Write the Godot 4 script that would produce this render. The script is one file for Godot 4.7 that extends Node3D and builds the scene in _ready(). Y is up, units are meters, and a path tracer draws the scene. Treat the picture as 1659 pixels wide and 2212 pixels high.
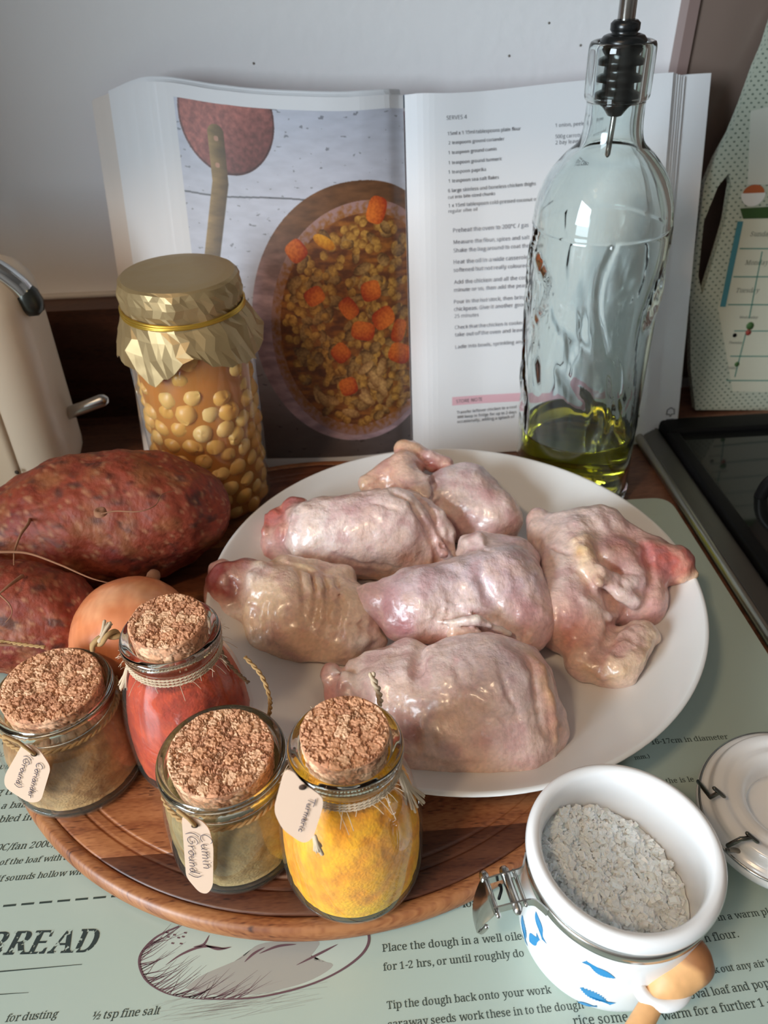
extends Node3D
# Kitchen worktop: raw chicken thighs on a plate, spice jars, an open cookbook. y is up, metres; the worktop is y = 0.

var rng := RandomNumberGenerator.new()
var M := {}

func s8(r, g, b) -> Color: return Color8(int(r), int(g), int(b))
func lin(r, g, b) -> Color: return Color8(int(r), int(g), int(b)).srgb_to_linear()

func material(c: Color, rough := 0.6, metal := 0.0) -> StandardMaterial3D:
	var m := StandardMaterial3D.new()
	m.albedo_color = c
	m.roughness = rough
	m.metallic = metal
	return m

func pane(c: Color, alpha: float) -> StandardMaterial3D:
	var m := material(Color(c.r, c.g, c.b, alpha), 0.03)
	m.transparency = BaseMaterial3D.TRANSPARENCY_ALPHA
	return m

func solid_glass(c: Color, scale := 0.05, rough := 0.0) -> StandardMaterial3D:
	var m := material(Color(c.r, c.g, c.b, 0.0), rough)
	m.refraction_enabled = true
	m.refraction_scale = scale
	m.transparency = BaseMaterial3D.TRANSPARENCY_ALPHA
	return m

func noise(freq: float, sd := 1, oct := 3, kind := FastNoiseLite.TYPE_SIMPLEX_SMOOTH) -> FastNoiseLite:
	var n := FastNoiseLite.new()
	n.seed = sd
	n.frequency = freq
	n.noise_type = kind
	n.fractal_octaves = oct
	if oct < 2: n.fractal_type = FastNoiseLite.FRACTAL_NONE
	return n

func noise_tex(freq: float, sd: int, ramp = null, size := 256, oct := 4, kind := FastNoiseLite.TYPE_SIMPLEX_SMOOTH) -> NoiseTexture2D:
	var t := NoiseTexture2D.new()
	t.width = size
	t.height = size
	t.seamless = true
	t.noise = noise(freq, sd, oct, kind)
	if ramp: t.color_ramp = ramp
	return t

func ramp(stops: Array) -> Gradient:
	var g := Gradient.new()
	var o := PackedFloat32Array()
	var c := PackedColorArray()
	for s in stops:
		o.append(s[0]); c.append(s[1])
	g.offsets = o
	g.colors = c
	return g

func bumpy(m: StandardMaterial3D, tex: Texture2D, depth_cm: float, tile: float, world := false) -> StandardMaterial3D:
	m.heightmap_enabled = true
	m.heightmap_texture = tex
	m.heightmap_scale = depth_cm
	m.uv1_triplanar = true
	m.uv1_world_triplanar = world
	m.uv1_scale = Vector3.ONE * tile
	return m

# ---------- meshes ----------
func amesh(v: PackedVector3Array, idx: PackedInt32Array, col = null, uv = null, smooth := true) -> ArrayMesh:
	var a := []
	a.resize(Mesh.ARRAY_MAX)
	a[Mesh.ARRAY_VERTEX] = v
	a[Mesh.ARRAY_INDEX] = idx
	if col != null: a[Mesh.ARRAY_COLOR] = col
	if uv != null: a[Mesh.ARRAY_TEX_UV] = uv
	var st := SurfaceTool.new()
	st.create_from_arrays(a)
	if not smooth:
		st.deindex()
		var st2 := SurfaceTool.new()
		st2.begin(Mesh.PRIMITIVE_TRIANGLES)
		st2.set_smooth_group(-1)
		for i in idx:
			if col != null: st2.set_color(col[i])
			if uv != null: st2.set_uv(uv[i])
			st2.set_smooth_group(-1)
			st2.add_vertex(v[i])
		st2.generate_normals()
		return st2.commit()
	st.generate_normals()
	return st.commit()

func quads(nu: int, nv: int, closed: bool, base := 0) -> PackedInt32Array:
	# grid of nu columns (closed or open) by nv rows, vertex = row * nu + column; front where d/drow x d/dcolumn points
	var idx := PackedInt32Array()
	for j in nv - 1:
		for i in (nu if closed else nu - 1):
			var a := base + j * nu + i
			var b := base + j * nu + (i + 1) % nu
			idx.append_array(PackedInt32Array([a, b, b + nu, a, b + nu, a + nu]))
	return idx

func lathe(profile: Array, segs := 64, shape = null) -> ArrayMesh:
	# profile from the bottom up the outside; shape(angle, y, r) may change the radius
	var v := PackedVector3Array()
	for p in profile:
		for i in segs:
			var a := TAU * i / segs
			var r: float = p.x if shape == null else shape.call(a, p.y, p.x)
			v.append(Vector3(r * cos(a), p.y, r * sin(a)))
	return amesh(v, quads(segs, profile.size(), true))

func smooth_profile(pts: Array, n := 8) -> Array:
	var out := []
	for k in pts.size() - 1:
		var p0: Vector2 = pts[maxi(k - 1, 0)]
		var p1: Vector2 = pts[k]
		var p2: Vector2 = pts[k + 1]
		var p3: Vector2 = pts[mini(k + 2, pts.size() - 1)]
		for i in n:
			out.append(p1.cubic_interpolate(p2, p0, p3, float(i) / n))
	out.append(pts[-1])
	return out

func smooth_path(pts: Array, n := 8) -> Array:
	var out := []
	for k in pts.size() - 1:
		for i in n:
			out.append(pts[k].cubic_interpolate(pts[k + 1], pts[maxi(k - 1, 0)], pts[mini(k + 2, pts.size() - 1)], float(i) / n))
	out.append(pts[-1])
	return out

func tube(path: Array, rad, segs := 10, wide := 1.0, col = null) -> ArrayMesh:
	# rad: a number, or a function of t in 0..1; closed by round ends
	var v := PackedVector3Array()
	var n := path.size()
	var nrm := Vector3.ZERO
	var t0: Vector3 = (path[1] - path[0]).normalized()
	nrm = t0.cross(Vector3.UP if absf(t0.y) < 0.9 else Vector3.RIGHT).normalized()
	var rows := 0
	for k in n:
		var t: Vector3 = (path[mini(k + 1, n - 1)] - path[maxi(k - 1, 0)]).normalized()
		nrm = (nrm - t * nrm.dot(t)).normalized()
		var bi := t.cross(nrm)
		var r: float = rad.call(float(k) / (n - 1)) if rad is Callable else rad
		var steps := [[0.0, 0.0]]
		if k == 0: steps = [[-1.0, 0.02], [-0.7, 0.7], [0.0, 1.0]]
		elif k == n - 1: steps = [[0.0, 1.0], [0.7, 0.7], [1.0, 0.02]]
		else: steps = [[0.0, 1.0]]
		for s in steps:
			rows += 1
			for i in segs:
				var a := TAU * i / segs
				v.append(path[k] + t * (s[0] * r) + (nrm * cos(a) * wide + bi * sin(a)) * (r * s[1]))
	var idx := PackedInt32Array()
	for j in rows - 1:
		for i in segs:
			var a2 := j * segs + i
			var b := j * segs + (i + 1) % segs
			idx.append_array(PackedInt32Array([a2, b + segs, b, a2, a2 + segs, b + segs]))
	return amesh(v, idx)

func rbox(size: Vector3, r: float) -> ArrayMesh:
	# box with rounded edges, centred
	var n := 3
	var v := PackedVector3Array()
	var idx := PackedInt32Array()
	var h := size * 0.5
	for face in 6:
		var ax := face / 2
		var sg := 1.0 if face % 2 == 0 else -1.0
		var cs := []
		for e in [-1.0, 1.0]:
			for k in n + 1:
				cs.append([e, sin((k if e > 0 else k - n) * PI / 4 / n) / cos((k if e > 0 else k - n) * PI / 4 / n)])
		var base := v.size()
		var m := cs.size()
		for q in m:
			for p in m:
				var d := Vector3.ZERO
				var c := Vector3.ZERO
				d[ax] = sg; d[(ax + 1) % 3] = cs[p][1] if true else 0.0; d[(ax + 2) % 3] = cs[q][1]
				c[ax] = sg; c[(ax + 1) % 3] = cs[p][0]; c[(ax + 2) % 3] = cs[q][0]
				var core := c * (h - Vector3.ONE * r)
				v.append(core + d.normalized() * r)
		for q in m - 1:
			for p in m - 1:
				var a := base + q * m + p
				if sg > 0: idx.append_array(PackedInt32Array([a, a + m + 1, a + 1, a, a + m, a + m + 1]))
				else: idx.append_array(PackedInt32Array([a, a + 1, a + m + 1, a, a + m + 1, a + m]))
	return amesh(v, idx)

func joined(parts: Array) -> ArrayMesh:
	var st := SurfaceTool.new()
	st.begin(Mesh.PRIMITIVE_TRIANGLES)
	for p in parts:
		st.append_from(p[0] if p is Array else p, 0, p[1] if p is Array else Transform3D())
	return st.commit()

func prism(poly: PackedVector2Array, depth: float, z0 := 0.0, bevel := 0.0) -> ArrayMesh:
	# polygon in x, y pushed out along z from z0 to z0 + depth
	var v := PackedVector3Array()
	var idx := PackedInt32Array()
	var pl := poly
	if Geometry2D.is_polygon_clockwise(pl):
		pl = PackedVector2Array(pl); pl.reverse()
	var n := pl.size()
	var tri := Geometry2D.triangulate_polygon(pl)
	for side in 2:
		var b := v.size()
		for p in pl: v.append(Vector3(p.x, p.y, z0 + depth * side))
		for k in range(0, tri.size(), 3):
			var t := [tri[k], tri[k + 1], tri[k + 2]]
			var ccw := (pl[t[1]] - pl[t[0]]).cross(pl[t[2]] - pl[t[0]]) > 0
			if ccw == (side == 1): t.reverse()
			for q in t: idx.append(b + q)
	for k in n:
		var k2 := (k + 1) % n
		idx.append_array(PackedInt32Array([k, n + k2, k2, k, n + k, n + k2]))
	return amesh(v, idx, null, null, false)

func round_poly(pts: Array, r: float, n := 5) -> PackedVector2Array:
	var out := PackedVector2Array()
	var c := pts.size()
	for k in c:
		var p: Vector2 = pts[k]
		var a: Vector2 = pts[(k + c - 1) % c]
		var b: Vector2 = pts[(k + 1) % c]
		var ra := minf(r, p.distance_to(a) * 0.45)
		var rb := minf(r, p.distance_to(b) * 0.45)
		var s := p + (a - p).normalized() * ra
		var e := p + (b - p).normalized() * rb
		for i in n + 1:
			var t := float(i) / n
			out.append(s * (1 - t) * (1 - t) + p * 2 * t * (1 - t) + e * t * t)
	return out

# ---------- naming ----------
func thing(called: String, label: String, category: String, at := Vector3.ZERO, turn := 0.0, group := "") -> Node3D:
	var o := Node3D.new()
	return put(o, called, label, category, at, turn, group)

func put(o: Node3D, called: String, label: String, category: String, at := Vector3.ZERO, turn := 0.0, group := "") -> Node3D:
	o.name = numbered(called)
	add_child(o, true)
	o.position = at
	o.rotation.y = turn
	o.set_meta("label", label)
	o.set_meta("category", category)
	if group: o.set_meta("group", group)
	return o

var used := {}
func numbered(called: String) -> String:
	var k: int = used.get(called, 0)
	used[called] = k + 1
	return called if k == 0 else "%s_%03d" % [called, k]

func part(called: String, mesh: Mesh, m: Material, parent: Node, label := "") -> MeshInstance3D:
	var o := MeshInstance3D.new()
	o.mesh = mesh
	o.material_override = m
	var k := 0
	var nm := called
	while parent.has_node(nm):
		k += 1
		nm = "%s_%03d" % [called, k]
	o.name = nm
	parent.add_child(o, true)
	if label: o.set_meta("label", label)
	return o

func struct(called: String, mesh: Mesh, m: Material, label: String, category: String) -> MeshInstance3D:
	var o := part(called, mesh, m, self, label)
	o.set_meta("kind", "structure")
	o.set_meta("category", category)
	return o

func boxes(list: Array) -> ArrayMesh:
	# [[low corner, high corner], ...]
	var st := SurfaceTool.new()
	st.begin(Mesh.PRIMITIVE_TRIANGLES)
	for b in list:
		var bm := BoxMesh.new()
		bm.size = b[1] - b[0]
		st.append_from(bm, 0, Transform3D(Basis(), (b[0] + b[1]) / 2))
	return st.commit()

# ---------- lettering ----------
var fonts := {}
func font(which: String, weight := 400) -> Font:
	var k := which + str(weight)
	if not fonts.has(k):
		var f := SystemFont.new()
		f.font_names = PackedStringArray([which])
		f.font_weight = weight
		fonts[k] = f
	return fonts[k]

func lettering(text: String, from: Vector3, to: Vector3, up: Vector3, m: Material, parent: Node, f: Font, slant := 0.0, tall := 1.0) -> MeshInstance3D:
	# raised print: the line of text runs from "from" to "to" (its width decides the size), "up" is the page's up
	var t := TextMesh.new()
	t.text = text
	t.font = f
	t.font_size = 24
	t.pixel_size = 0.01
	t.depth = 0.004
	t.curve_step = 1.5
	t.horizontal_alignment = HORIZONTAL_ALIGNMENT_LEFT
	t.vertical_alignment = VERTICAL_ALIGNMENT_BOTTOM
	var box := t.get_aabb()
	var d := to - from
	var s := d.length() / box.size.x
	var x := d.normalized()
	var z := x.cross(up).normalized()
	var y := z.cross(x)
	var o := part("lettering", t, m, parent)
	var asc := f.get_descent(24) * 0.01
	o.transform = Transform3D(Basis(x * s, (y * tall + x * slant) * s, z * 0.012), from - x * (box.position.x * s) - y * (asc * s * tall) - x * (slant * asc * s))
	return o

const PEN := {
	"C": [[[0.62, 0.85], [0.45, 1.0], [0.2, 0.85], [0.05, 0.45], [0.15, 0.1], [0.4, 0.0], [0.6, 0.15]], 0.75],
	"G": [[[0.62, 0.85], [0.45, 1.0], [0.2, 0.85], [0.05, 0.45], [0.15, 0.1], [0.4, 0.0], [0.62, 0.2], [0.62, 0.45], [0.4, 0.45]], 0.8],
	"T": [[[0.0, 0.95], [0.4, 1.0], [0.8, 0.97]], [[0.4, 1.0], [0.36, 0.5], [0.33, 0.0]], 0.62],
	"o": [[[0.3, 0.5], [0.08, 0.35], [0.1, 0.08], [0.28, 0.0], [0.42, 0.2], [0.38, 0.42], [0.26, 0.5], [0.45, 0.46]], 0.52],
	"r": [[[0.06, 0.5], [0.08, 0.0]], [[0.08, 0.28], [0.2, 0.46], [0.36, 0.46]], 0.4],
	"i": [[[0.08, 0.5], [0.08, 0.1], [0.16, 0.0]], [[0.1, 0.72], [0.11, 0.76]], 0.26],
	"a": [[[0.4, 0.46], [0.2, 0.5], [0.05, 0.25], [0.15, 0.0], [0.34, 0.12], [0.4, 0.48], [0.4, 0.1], [0.5, 0.02]], 0.55],
	"n": [[[0.06, 0.5], [0.07, 0.0]], [[0.07, 0.3], [0.2, 0.48], [0.34, 0.42], [0.36, 0.0]], 0.5],
	"m": [[[0.06, 0.5], [0.07, 0.0]], [[0.07, 0.3], [0.2, 0.48], [0.3, 0.4], [0.31, 0.0]], [[0.31, 0.3], [0.44, 0.48], [0.55, 0.4], [0.56, 0.0]], 0.7],
	"u": [[[0.06, 0.5], [0.07, 0.12], [0.2, 0.0], [0.36, 0.14], [0.38, 0.5], [0.38, 0.08], [0.46, 0.0]], 0.54],
	"d": [[[0.38, 0.45], [0.2, 0.5], [0.05, 0.25], [0.15, 0.0], [0.34, 0.14], [0.42, 1.0], [0.38, 0.2], [0.46, 0.0]], 0.54],
	"e": [[[0.06, 0.24], [0.36, 0.3], [0.26, 0.5], [0.08, 0.34], [0.1, 0.06], [0.26, 0.0], [0.42, 0.14]], 0.48],
	"c": [[[0.36, 0.42], [0.22, 0.5], [0.06, 0.28], [0.14, 0.02], [0.36, 0.08]], 0.42],
	"(": [[[0.3, 1.1], [0.12, 0.75], [0.1, 0.3], [0.25, -0.15]], 0.36],
	")": [[[0.08, 1.1], [0.26, 0.75], [0.25, 0.3], [0.08, -0.15]], 0.34],
}
func handwriting(text: String, from: Vector3, to: Vector3, up: Vector3, m: Material, parent: Node, pen := 0.00015) -> void:
	var total := 0.0
	for ch in text: total += PEN[ch][-1]
	var d := to - from
	var s := d.length() / total
	var x := d.normalized()
	var z := x.cross(up).normalized()
	var y := z.cross(x)
	var pieces := []
	var at := 0.0
	for ch in text:
		var strokes: Array = PEN[ch]
		for k in strokes.size() - 1:
			var pts := []
			for q in strokes[k]:
				pts.append(from + x * ((at + q[0] + q[1] * 0.18) * s) + y * (q[1] * s * 0.46))
			pieces.append(tube(smooth_path(pts, 3), pen, 4))
		at += strokes[-1]
	part("handwriting", joined(pieces), m, parent)

# ---------- soft bodies: tapered capsules joined smoothly, meshed as surface nets ----------
class Blob:
	var A := PackedVector3Array()
	var D := PackedVector3Array()
	var il := PackedFloat32Array()
	var ra := PackedFloat32Array()
	var rb := PackedFloat32Array()
	var flat := PackedFloat32Array()
	var k := PackedFloat32Array()
	var cut := PackedInt32Array()
	var col: Array[Color] = []
	var share := PackedFloat32Array()
	var wob: FastNoiseLite
	var wob_amp := 0.0012
	var fine: FastNoiseLite
	var fine_amp := 0.0004
	var stretch := Vector3.ONE
	var floor_y := 0.0215
	var mid := PackedVector3Array()
	var reach := PackedFloat32Array()
	var spot_at := PackedVector3Array()
	var spot_r := PackedFloat32Array()
	var spot_c: Array[Color] = []

	func add(a: Vector3, b: Vector3, r0: float, r1: float, c: Color, f := 1.0, kk := 0.008, carve := false) -> void:
		A.append(a); D.append(b - a)
		il.append(1.0 / maxf((b - a).length_squared(), 1e-9))
		ra.append(r0); rb.append(r1); flat.append(f); k.append(kk); cut.append(1 if carve else 0); col.append(c)
		mid.append((a + b) * 0.5)
		reach.append((b - a).length() * 0.5 + maxf(r0, r1) + kk + 0.0015)

	func surface(from: Vector3, dir: Vector3) -> Vector3:
		# where a line of sight meets the body
		var t := 0.2
		for i in 60:
			var d := raw(from + dir * t)
			t += clampf(d, -0.004, 0.03) * 0.8
			if absf(d) < 0.0001: break
		return from + dir * t

	func line(from: Vector3, dirs: Array, r: float, c: Color, kk: float, carve := false, sink := 0.3) -> void:
		# a ridge, or a groove, drawn along the surface
		var pts := []
		for d in dirs:
			var p := surface(from, d)
			if raw(p) < 0.002: pts.append(p + d * (r * sink))
		for i in pts.size() - 1:
			var taper := func(j): return r * (0.55 if j == 0 or j == pts.size() - 1 else 1.0)
			add(pts[i], pts[i + 1], taper.call(i), taper.call(i + 1), c, 1.0, kk, carve)

	func spot(p: Vector3, r: float, c: Color) -> void:
		spot_at.append(p); spot_r.append(r); spot_c.append(c)


	func one(i: int, p: Vector3) -> float:
		var q := p - A[i]
		var t := clampf(q.dot(D[i]) * il[i], 0.0, 1.0)
		q -= D[i] * t
		q.y /= flat[i]
		return (q.length() - lerpf(ra[i], rb[i], t)) * minf(flat[i], 1.0)

	func raw(p: Vector3) -> float:
		var d := 1.0
		for i in A.size():
			var kk := k[i]
			var far := p.distance_to(mid[i]) - reach[i]
			if far > 0.0 and (cut[i] or far > d): continue
			var e := one(i, p)
			if cut[i]:
				e = -e
				var h := maxf(kk - absf(d - e), 0.0) / kk
				d = maxf(d, e) + h * h * kk * 0.25
			else:
				var h2 := maxf(kk - absf(d - e), 0.0) / kk
				d = minf(d, e) - h2 * h2 * kk * 0.25
		return d

	func at(p: Vector3) -> float:
		var d := raw(p)
		if absf(d) < 0.008:
			d += wob.get_noise_3dv(p) * wob_amp + absf(fine.get_noise_3dv(p * stretch)) * fine_amp
			# it lies on what carries it
			var e := floor_y - p.y
			var h := maxf(0.003 - absf(d - e), 0.0) / 0.003
			d = maxf(d, e) + h * h * 0.003 * 0.25
		return d

	func tint(p: Vector3, fuzz := 0.0022) -> Color:
		var c := Color(0, 0, 0)
		var w := 1e-6
		for i in A.size():
			if cut[i] or p.distance_to(mid[i]) - reach[i] > 0.004: continue
			var g := exp(-maxf(one(i, p), -0.006) / fuzz)
			c += col[i] * g
			w += g
		c = c / w
		for i in spot_at.size():
			var q := p.distance_squared_to(spot_at[i]) / (spot_r[i] * spot_r[i])
			if q < 4.0: c = c.lerp(Color(spot_c[i].r, spot_c[i].g, spot_c[i].b), spot_c[i].a * exp(-q * 1.4))
		return c

	func mesh(cell: float, paint: Callable) -> ArrayMesh:
		var lo := Vector3.ONE * 9
		var hi := -lo
		for i in A.size():
			if cut[i]: continue
			for e in [[A[i], ra[i]], [A[i] + D[i], rb[i]]]:
				var r := Vector3(e[1], e[1] * flat[i], e[1]) + Vector3.ONE * 0.005
				lo = lo.min(e[0] - r)
				hi = hi.max(e[0] + r)
		lo.y = maxf(lo.y, floor_y - 0.004)
		var B := 4
		var nb := Vector3i(((hi - lo) / (cell * B)).ceil())
		var n := nb * B + Vector3i.ONE
		var val := PackedFloat32Array()
		val.resize(n.x * n.y * n.z)
		val.fill(1.0)
		var sy := n.x
		var sz := n.x * n.y
		var live := []
		for bz in nb.z:
			for by in nb.y:
				for bx in nb.x:
					var c := lo + (Vector3(bx, by, bz) + Vector3.ONE * 0.5) * (cell * B)
					var d := raw(c)
					if absf(d) < cell * B * 1.15 + 0.004 or c.y < floor_y + cell * B and d < cell * B:
						live.append(Vector3i(bx, by, bz))
		for b in live:
			for z in range(b.z * B, b.z * B + B + 1):
				for y in range(b.y * B, b.y * B + B + 1):
					for x in range(b.x * B, b.x * B + B + 1):
						var q := x + y * sy + z * sz
						if val[q] == 1.0:
							val[q] = at(lo + Vector3(x, y, z) * cell)
		var id := {}
		var v := PackedVector3Array()
		var cs := PackedColorArray()
		for b in live:
			for z in range(b.z * B, b.z * B + B):
				for y in range(b.y * B, b.y * B + B):
					for x in range(b.x * B, b.x * B + B):
						var q := x + y * sy + z * sz
						var f := [val[q], val[q + 1], val[q + sy], val[q + sy + 1], val[q + sz], val[q + sz + 1], val[q + sz + sy], val[q + sz + sy + 1]]
						var neg := 0
						for e in f:
							if e < 0.0: neg += 1
						if neg == 0 or neg == 8: continue
						var sum := Vector3.ZERO
						var cnt := 0
						for i in 8:
							for ax in 3:
								var j := i | (1 << ax)
								if j == i or (f[i] < 0.0) == (f[j] < 0.0): continue
								var t: float = f[i] / (f[i] - f[j])
								var pp := Vector3(i & 1, (i >> 1) & 1, (i >> 2) & 1)
								pp[ax] += t
								sum += pp
								cnt += 1
						id[q] = v.size()
						var w := lo + (Vector3(x, y, z) + sum / cnt) * cell
						v.append(w)
						cs.append(paint.call(self, w))
		var idx := PackedInt32Array()
		var step := [1, sy, sz]
		for q in id:
			for ax in 3:
				var a: float = val[q]
				var e: float = val[q + step[ax]]
				if (a < 0.0) == (e < 0.0): continue
				var u: int = step[(ax + 1) % 3]
				var w2: int = step[(ax + 2) % 3]
				if not (id.has(q - u) and id.has(q - w2) and id.has(q - u - w2)): continue
				var p0: int = id[q]
				var p1: int = id[q - u]
				var p2: int = id[q - u - w2]
				var p3: int = id[q - w2]
				if a < 0.0: idx.append_array(PackedInt32Array([p0, p2, p1, p0, p3, p2]))
				else: idx.append_array(PackedInt32Array([p0, p1, p2, p0, p2, p3]))
		var arr := []
		arr.resize(Mesh.ARRAY_MAX)
		arr[Mesh.ARRAY_VERTEX] = v
		arr[Mesh.ARRAY_INDEX] = idx
		arr[Mesh.ARRAY_COLOR] = cs
		var st := SurfaceTool.new()
		st.create_from_arrays(arr)
		st.generate_normals()
		return st.commit()

func _ready() -> void:
	rng.seed = 7
	# camera
	var cam := Camera3D.new()
	cam.name = "camera"
	var yaw := deg_to_rad(4.0)
	var pitch := deg_to_rad(37.0)
	var roll := deg_to_rad(1.05)
	var f := Vector3(sin(yaw) * cos(pitch), -sin(pitch), -cos(yaw) * cos(pitch))
	var r := f.cross(Vector3.UP).normalized()
	var u := r.cross(f)
	cam.transform = Transform3D(Basis(r * cos(roll) - u * sin(roll), u * cos(roll) + r * sin(roll), -f), Vector3(0, 0.348, 0))
	cam.near = 0.02
	var lens := CameraAttributesPhysical.new()
	lens.frustum_focal_length = 18.336
	lens.frustum_near = 0.02
	lens.frustum_far = 50.0
	lens.frustum_focus_distance = 0.35
	lens.exposure_aperture = 9.5
	cam.attributes = lens
	cam.fov = 66.39
	add_child(cam)
	cam.current = true
	# sky seen through the window
	var env := Environment.new()
	var sky := Sky.new()
	var psky := ProceduralSkyMaterial.new()
	psky.sky_top_color = Color(0.62, 0.72, 0.85)
	psky.sky_horizon_color = Color(0.82, 0.86, 0.9)
	psky.ground_bottom_color = Color(0.3, 0.3, 0.28)
	psky.ground_horizon_color = Color(0.6, 0.62, 0.62)
	sky.sky_material = psky
	env.background_mode = Environment.BG_SKY
	env.sky = sky
	env.background_energy_multiplier = 1.2
	env.tonemap_mode = Environment.TONE_MAPPER_LINEAR
	env.tonemap_exposure = 1.0
	env.sdfgi_enabled = true
	env.ssao_enabled = true
	env.ssil_enabled = true
	var we := WorldEnvironment.new()
	we.name = "environment"
	we.environment = env
	add_child(we)
	# daylight through the window in the wall on the left, and the ceiling lamp
	var day := AreaLight3D.new()
	day.name = "window_daylight"
	day.area_size = Vector2(1.0, 0.90)
	day.area_normalize_energy = true
	day.light_color = Color(0.90, 0.96, 1.0)
	day.light_energy = 6.6
	day.area_range = 8.0
	day.shadow_enabled = true
	add_child(day)
	day.position = Vector3(-1.34, 0.62, 0.88)
	day.rotation.y = -PI / 2
	var lamp := OmniLight3D.new()
	lamp.name = "hanging_lamp_light"
	lamp.light_color = Color(1.0, 0.86, 0.70)
	lamp.light_energy = 0.45
	lamp.light_size = 0.07
	lamp.omni_range = 8.0
	lamp.omni_attenuation = 2.0
	lamp.shadow_enabled = true
	add_child(lamp)
	lamp.position = Vector3(-0.56, 1.20, 0.36)

	materials()
	room()
	hob()
	mat_board()
	wooden_board()
	cookbook()
	plate()
	chicken()
	oil_bottle()
	chickpea_jar()
	vegetables()
	spices()
	salt_pot()
	appliance()
	planner()

func materials() -> void:
	M.wall = material(s8(242, 241, 241), 0.85)
	bumpy(M.wall, noise_tex(0.05, 3), 0.02, 6.0, true)
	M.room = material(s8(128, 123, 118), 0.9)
	M.white = material(s8(235, 235, 233), 0.12)
	M.enamel = material(s8(240, 240, 240), 0.16)
	M.steel = material(s8(190, 188, 184), 0.22, 1.0)
	M.chrome = material(s8(215, 215, 215), 0.1, 1.0)
	M.black = material(s8(9, 9, 10), 0.5)
	M.black.metallic_specular = 0.3
	M.paper = material(s8(236, 236, 238), 0.75)
	M.glass = solid_glass(s8(240, 249, 246))
	M.bottle = solid_glass(s8(244, 251, 249))
	M.jar = pane(s8(200, 220, 210), 0.04)
	M.ink = material(s8(52, 66, 62), 0.55)
	M.bookink = material(s8(92, 92, 98), 0.8)
	M.pen = material(s8(70, 66, 84), 0.6)
	M.tag = material(s8(242, 208, 182), 0.8)
	M.twine = material(s8(176, 140, 92), 0.9)
	M.jute = material(s8(206, 184, 156), 0.95)
	M.counter = material(s8(146, 108, 90), 0.45)
	M.counter.albedo_texture = streaks(21, 512, [[0.0, s8(120, 110, 104)], [0.45, s8(200, 186, 176)], [1.0, s8(255, 246, 238)]])
	M.counter.uv1_triplanar = true
	M.counter.uv1_world_triplanar = true
	M.counter.uv1_scale = Vector3(3, 3, 3)

func streaks(sd: int, size: int, stops: Array) -> ImageTexture:
	# wood grain along u: long streaks, finer lines and short pores
	var a := noise(0.035, sd, 4).get_seamless_image(size / 8, size)
	var b := noise(0.34, sd + 1, 2).get_seamless_image(size / 4, size)
	var c := noise(0.42, sd + 2, 2).get_seamless_image(size / 8, size)
	for im in [a, b, c]:
		im.convert(Image.FORMAT_L8)
		im.resize(size, size, Image.INTERPOLATE_CUBIC)
	var da := a.get_data()
	var db := b.get_data()
	var dc := c.get_data()
	var g := ramp(stops)
	var lut := PackedByteArray()
	for i in 256:
		var k := g.sample(i / 255.0)
		lut.append_array(PackedByteArray([k.r8, k.g8, k.b8]))
	var out := PackedByteArray()
	out.resize(size * size * 3)
	for i in size * size:
		var v := int(da[i] * 0.6 + db[i] * 0.4)
		if dc[i] < 92: v -= int((92 - dc[i]) * 1.4)
		v = clampi(v, 0, 255) * 3
		out[i * 3] = lut[v]
		out[i * 3 + 1] = lut[v + 1]
		out[i * 3 + 2] = lut[v + 2]
	return ImageTexture.create_from_image(Image.create_from_data(size, size, false, Image.FORMAT_RGB8, out))

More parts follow.
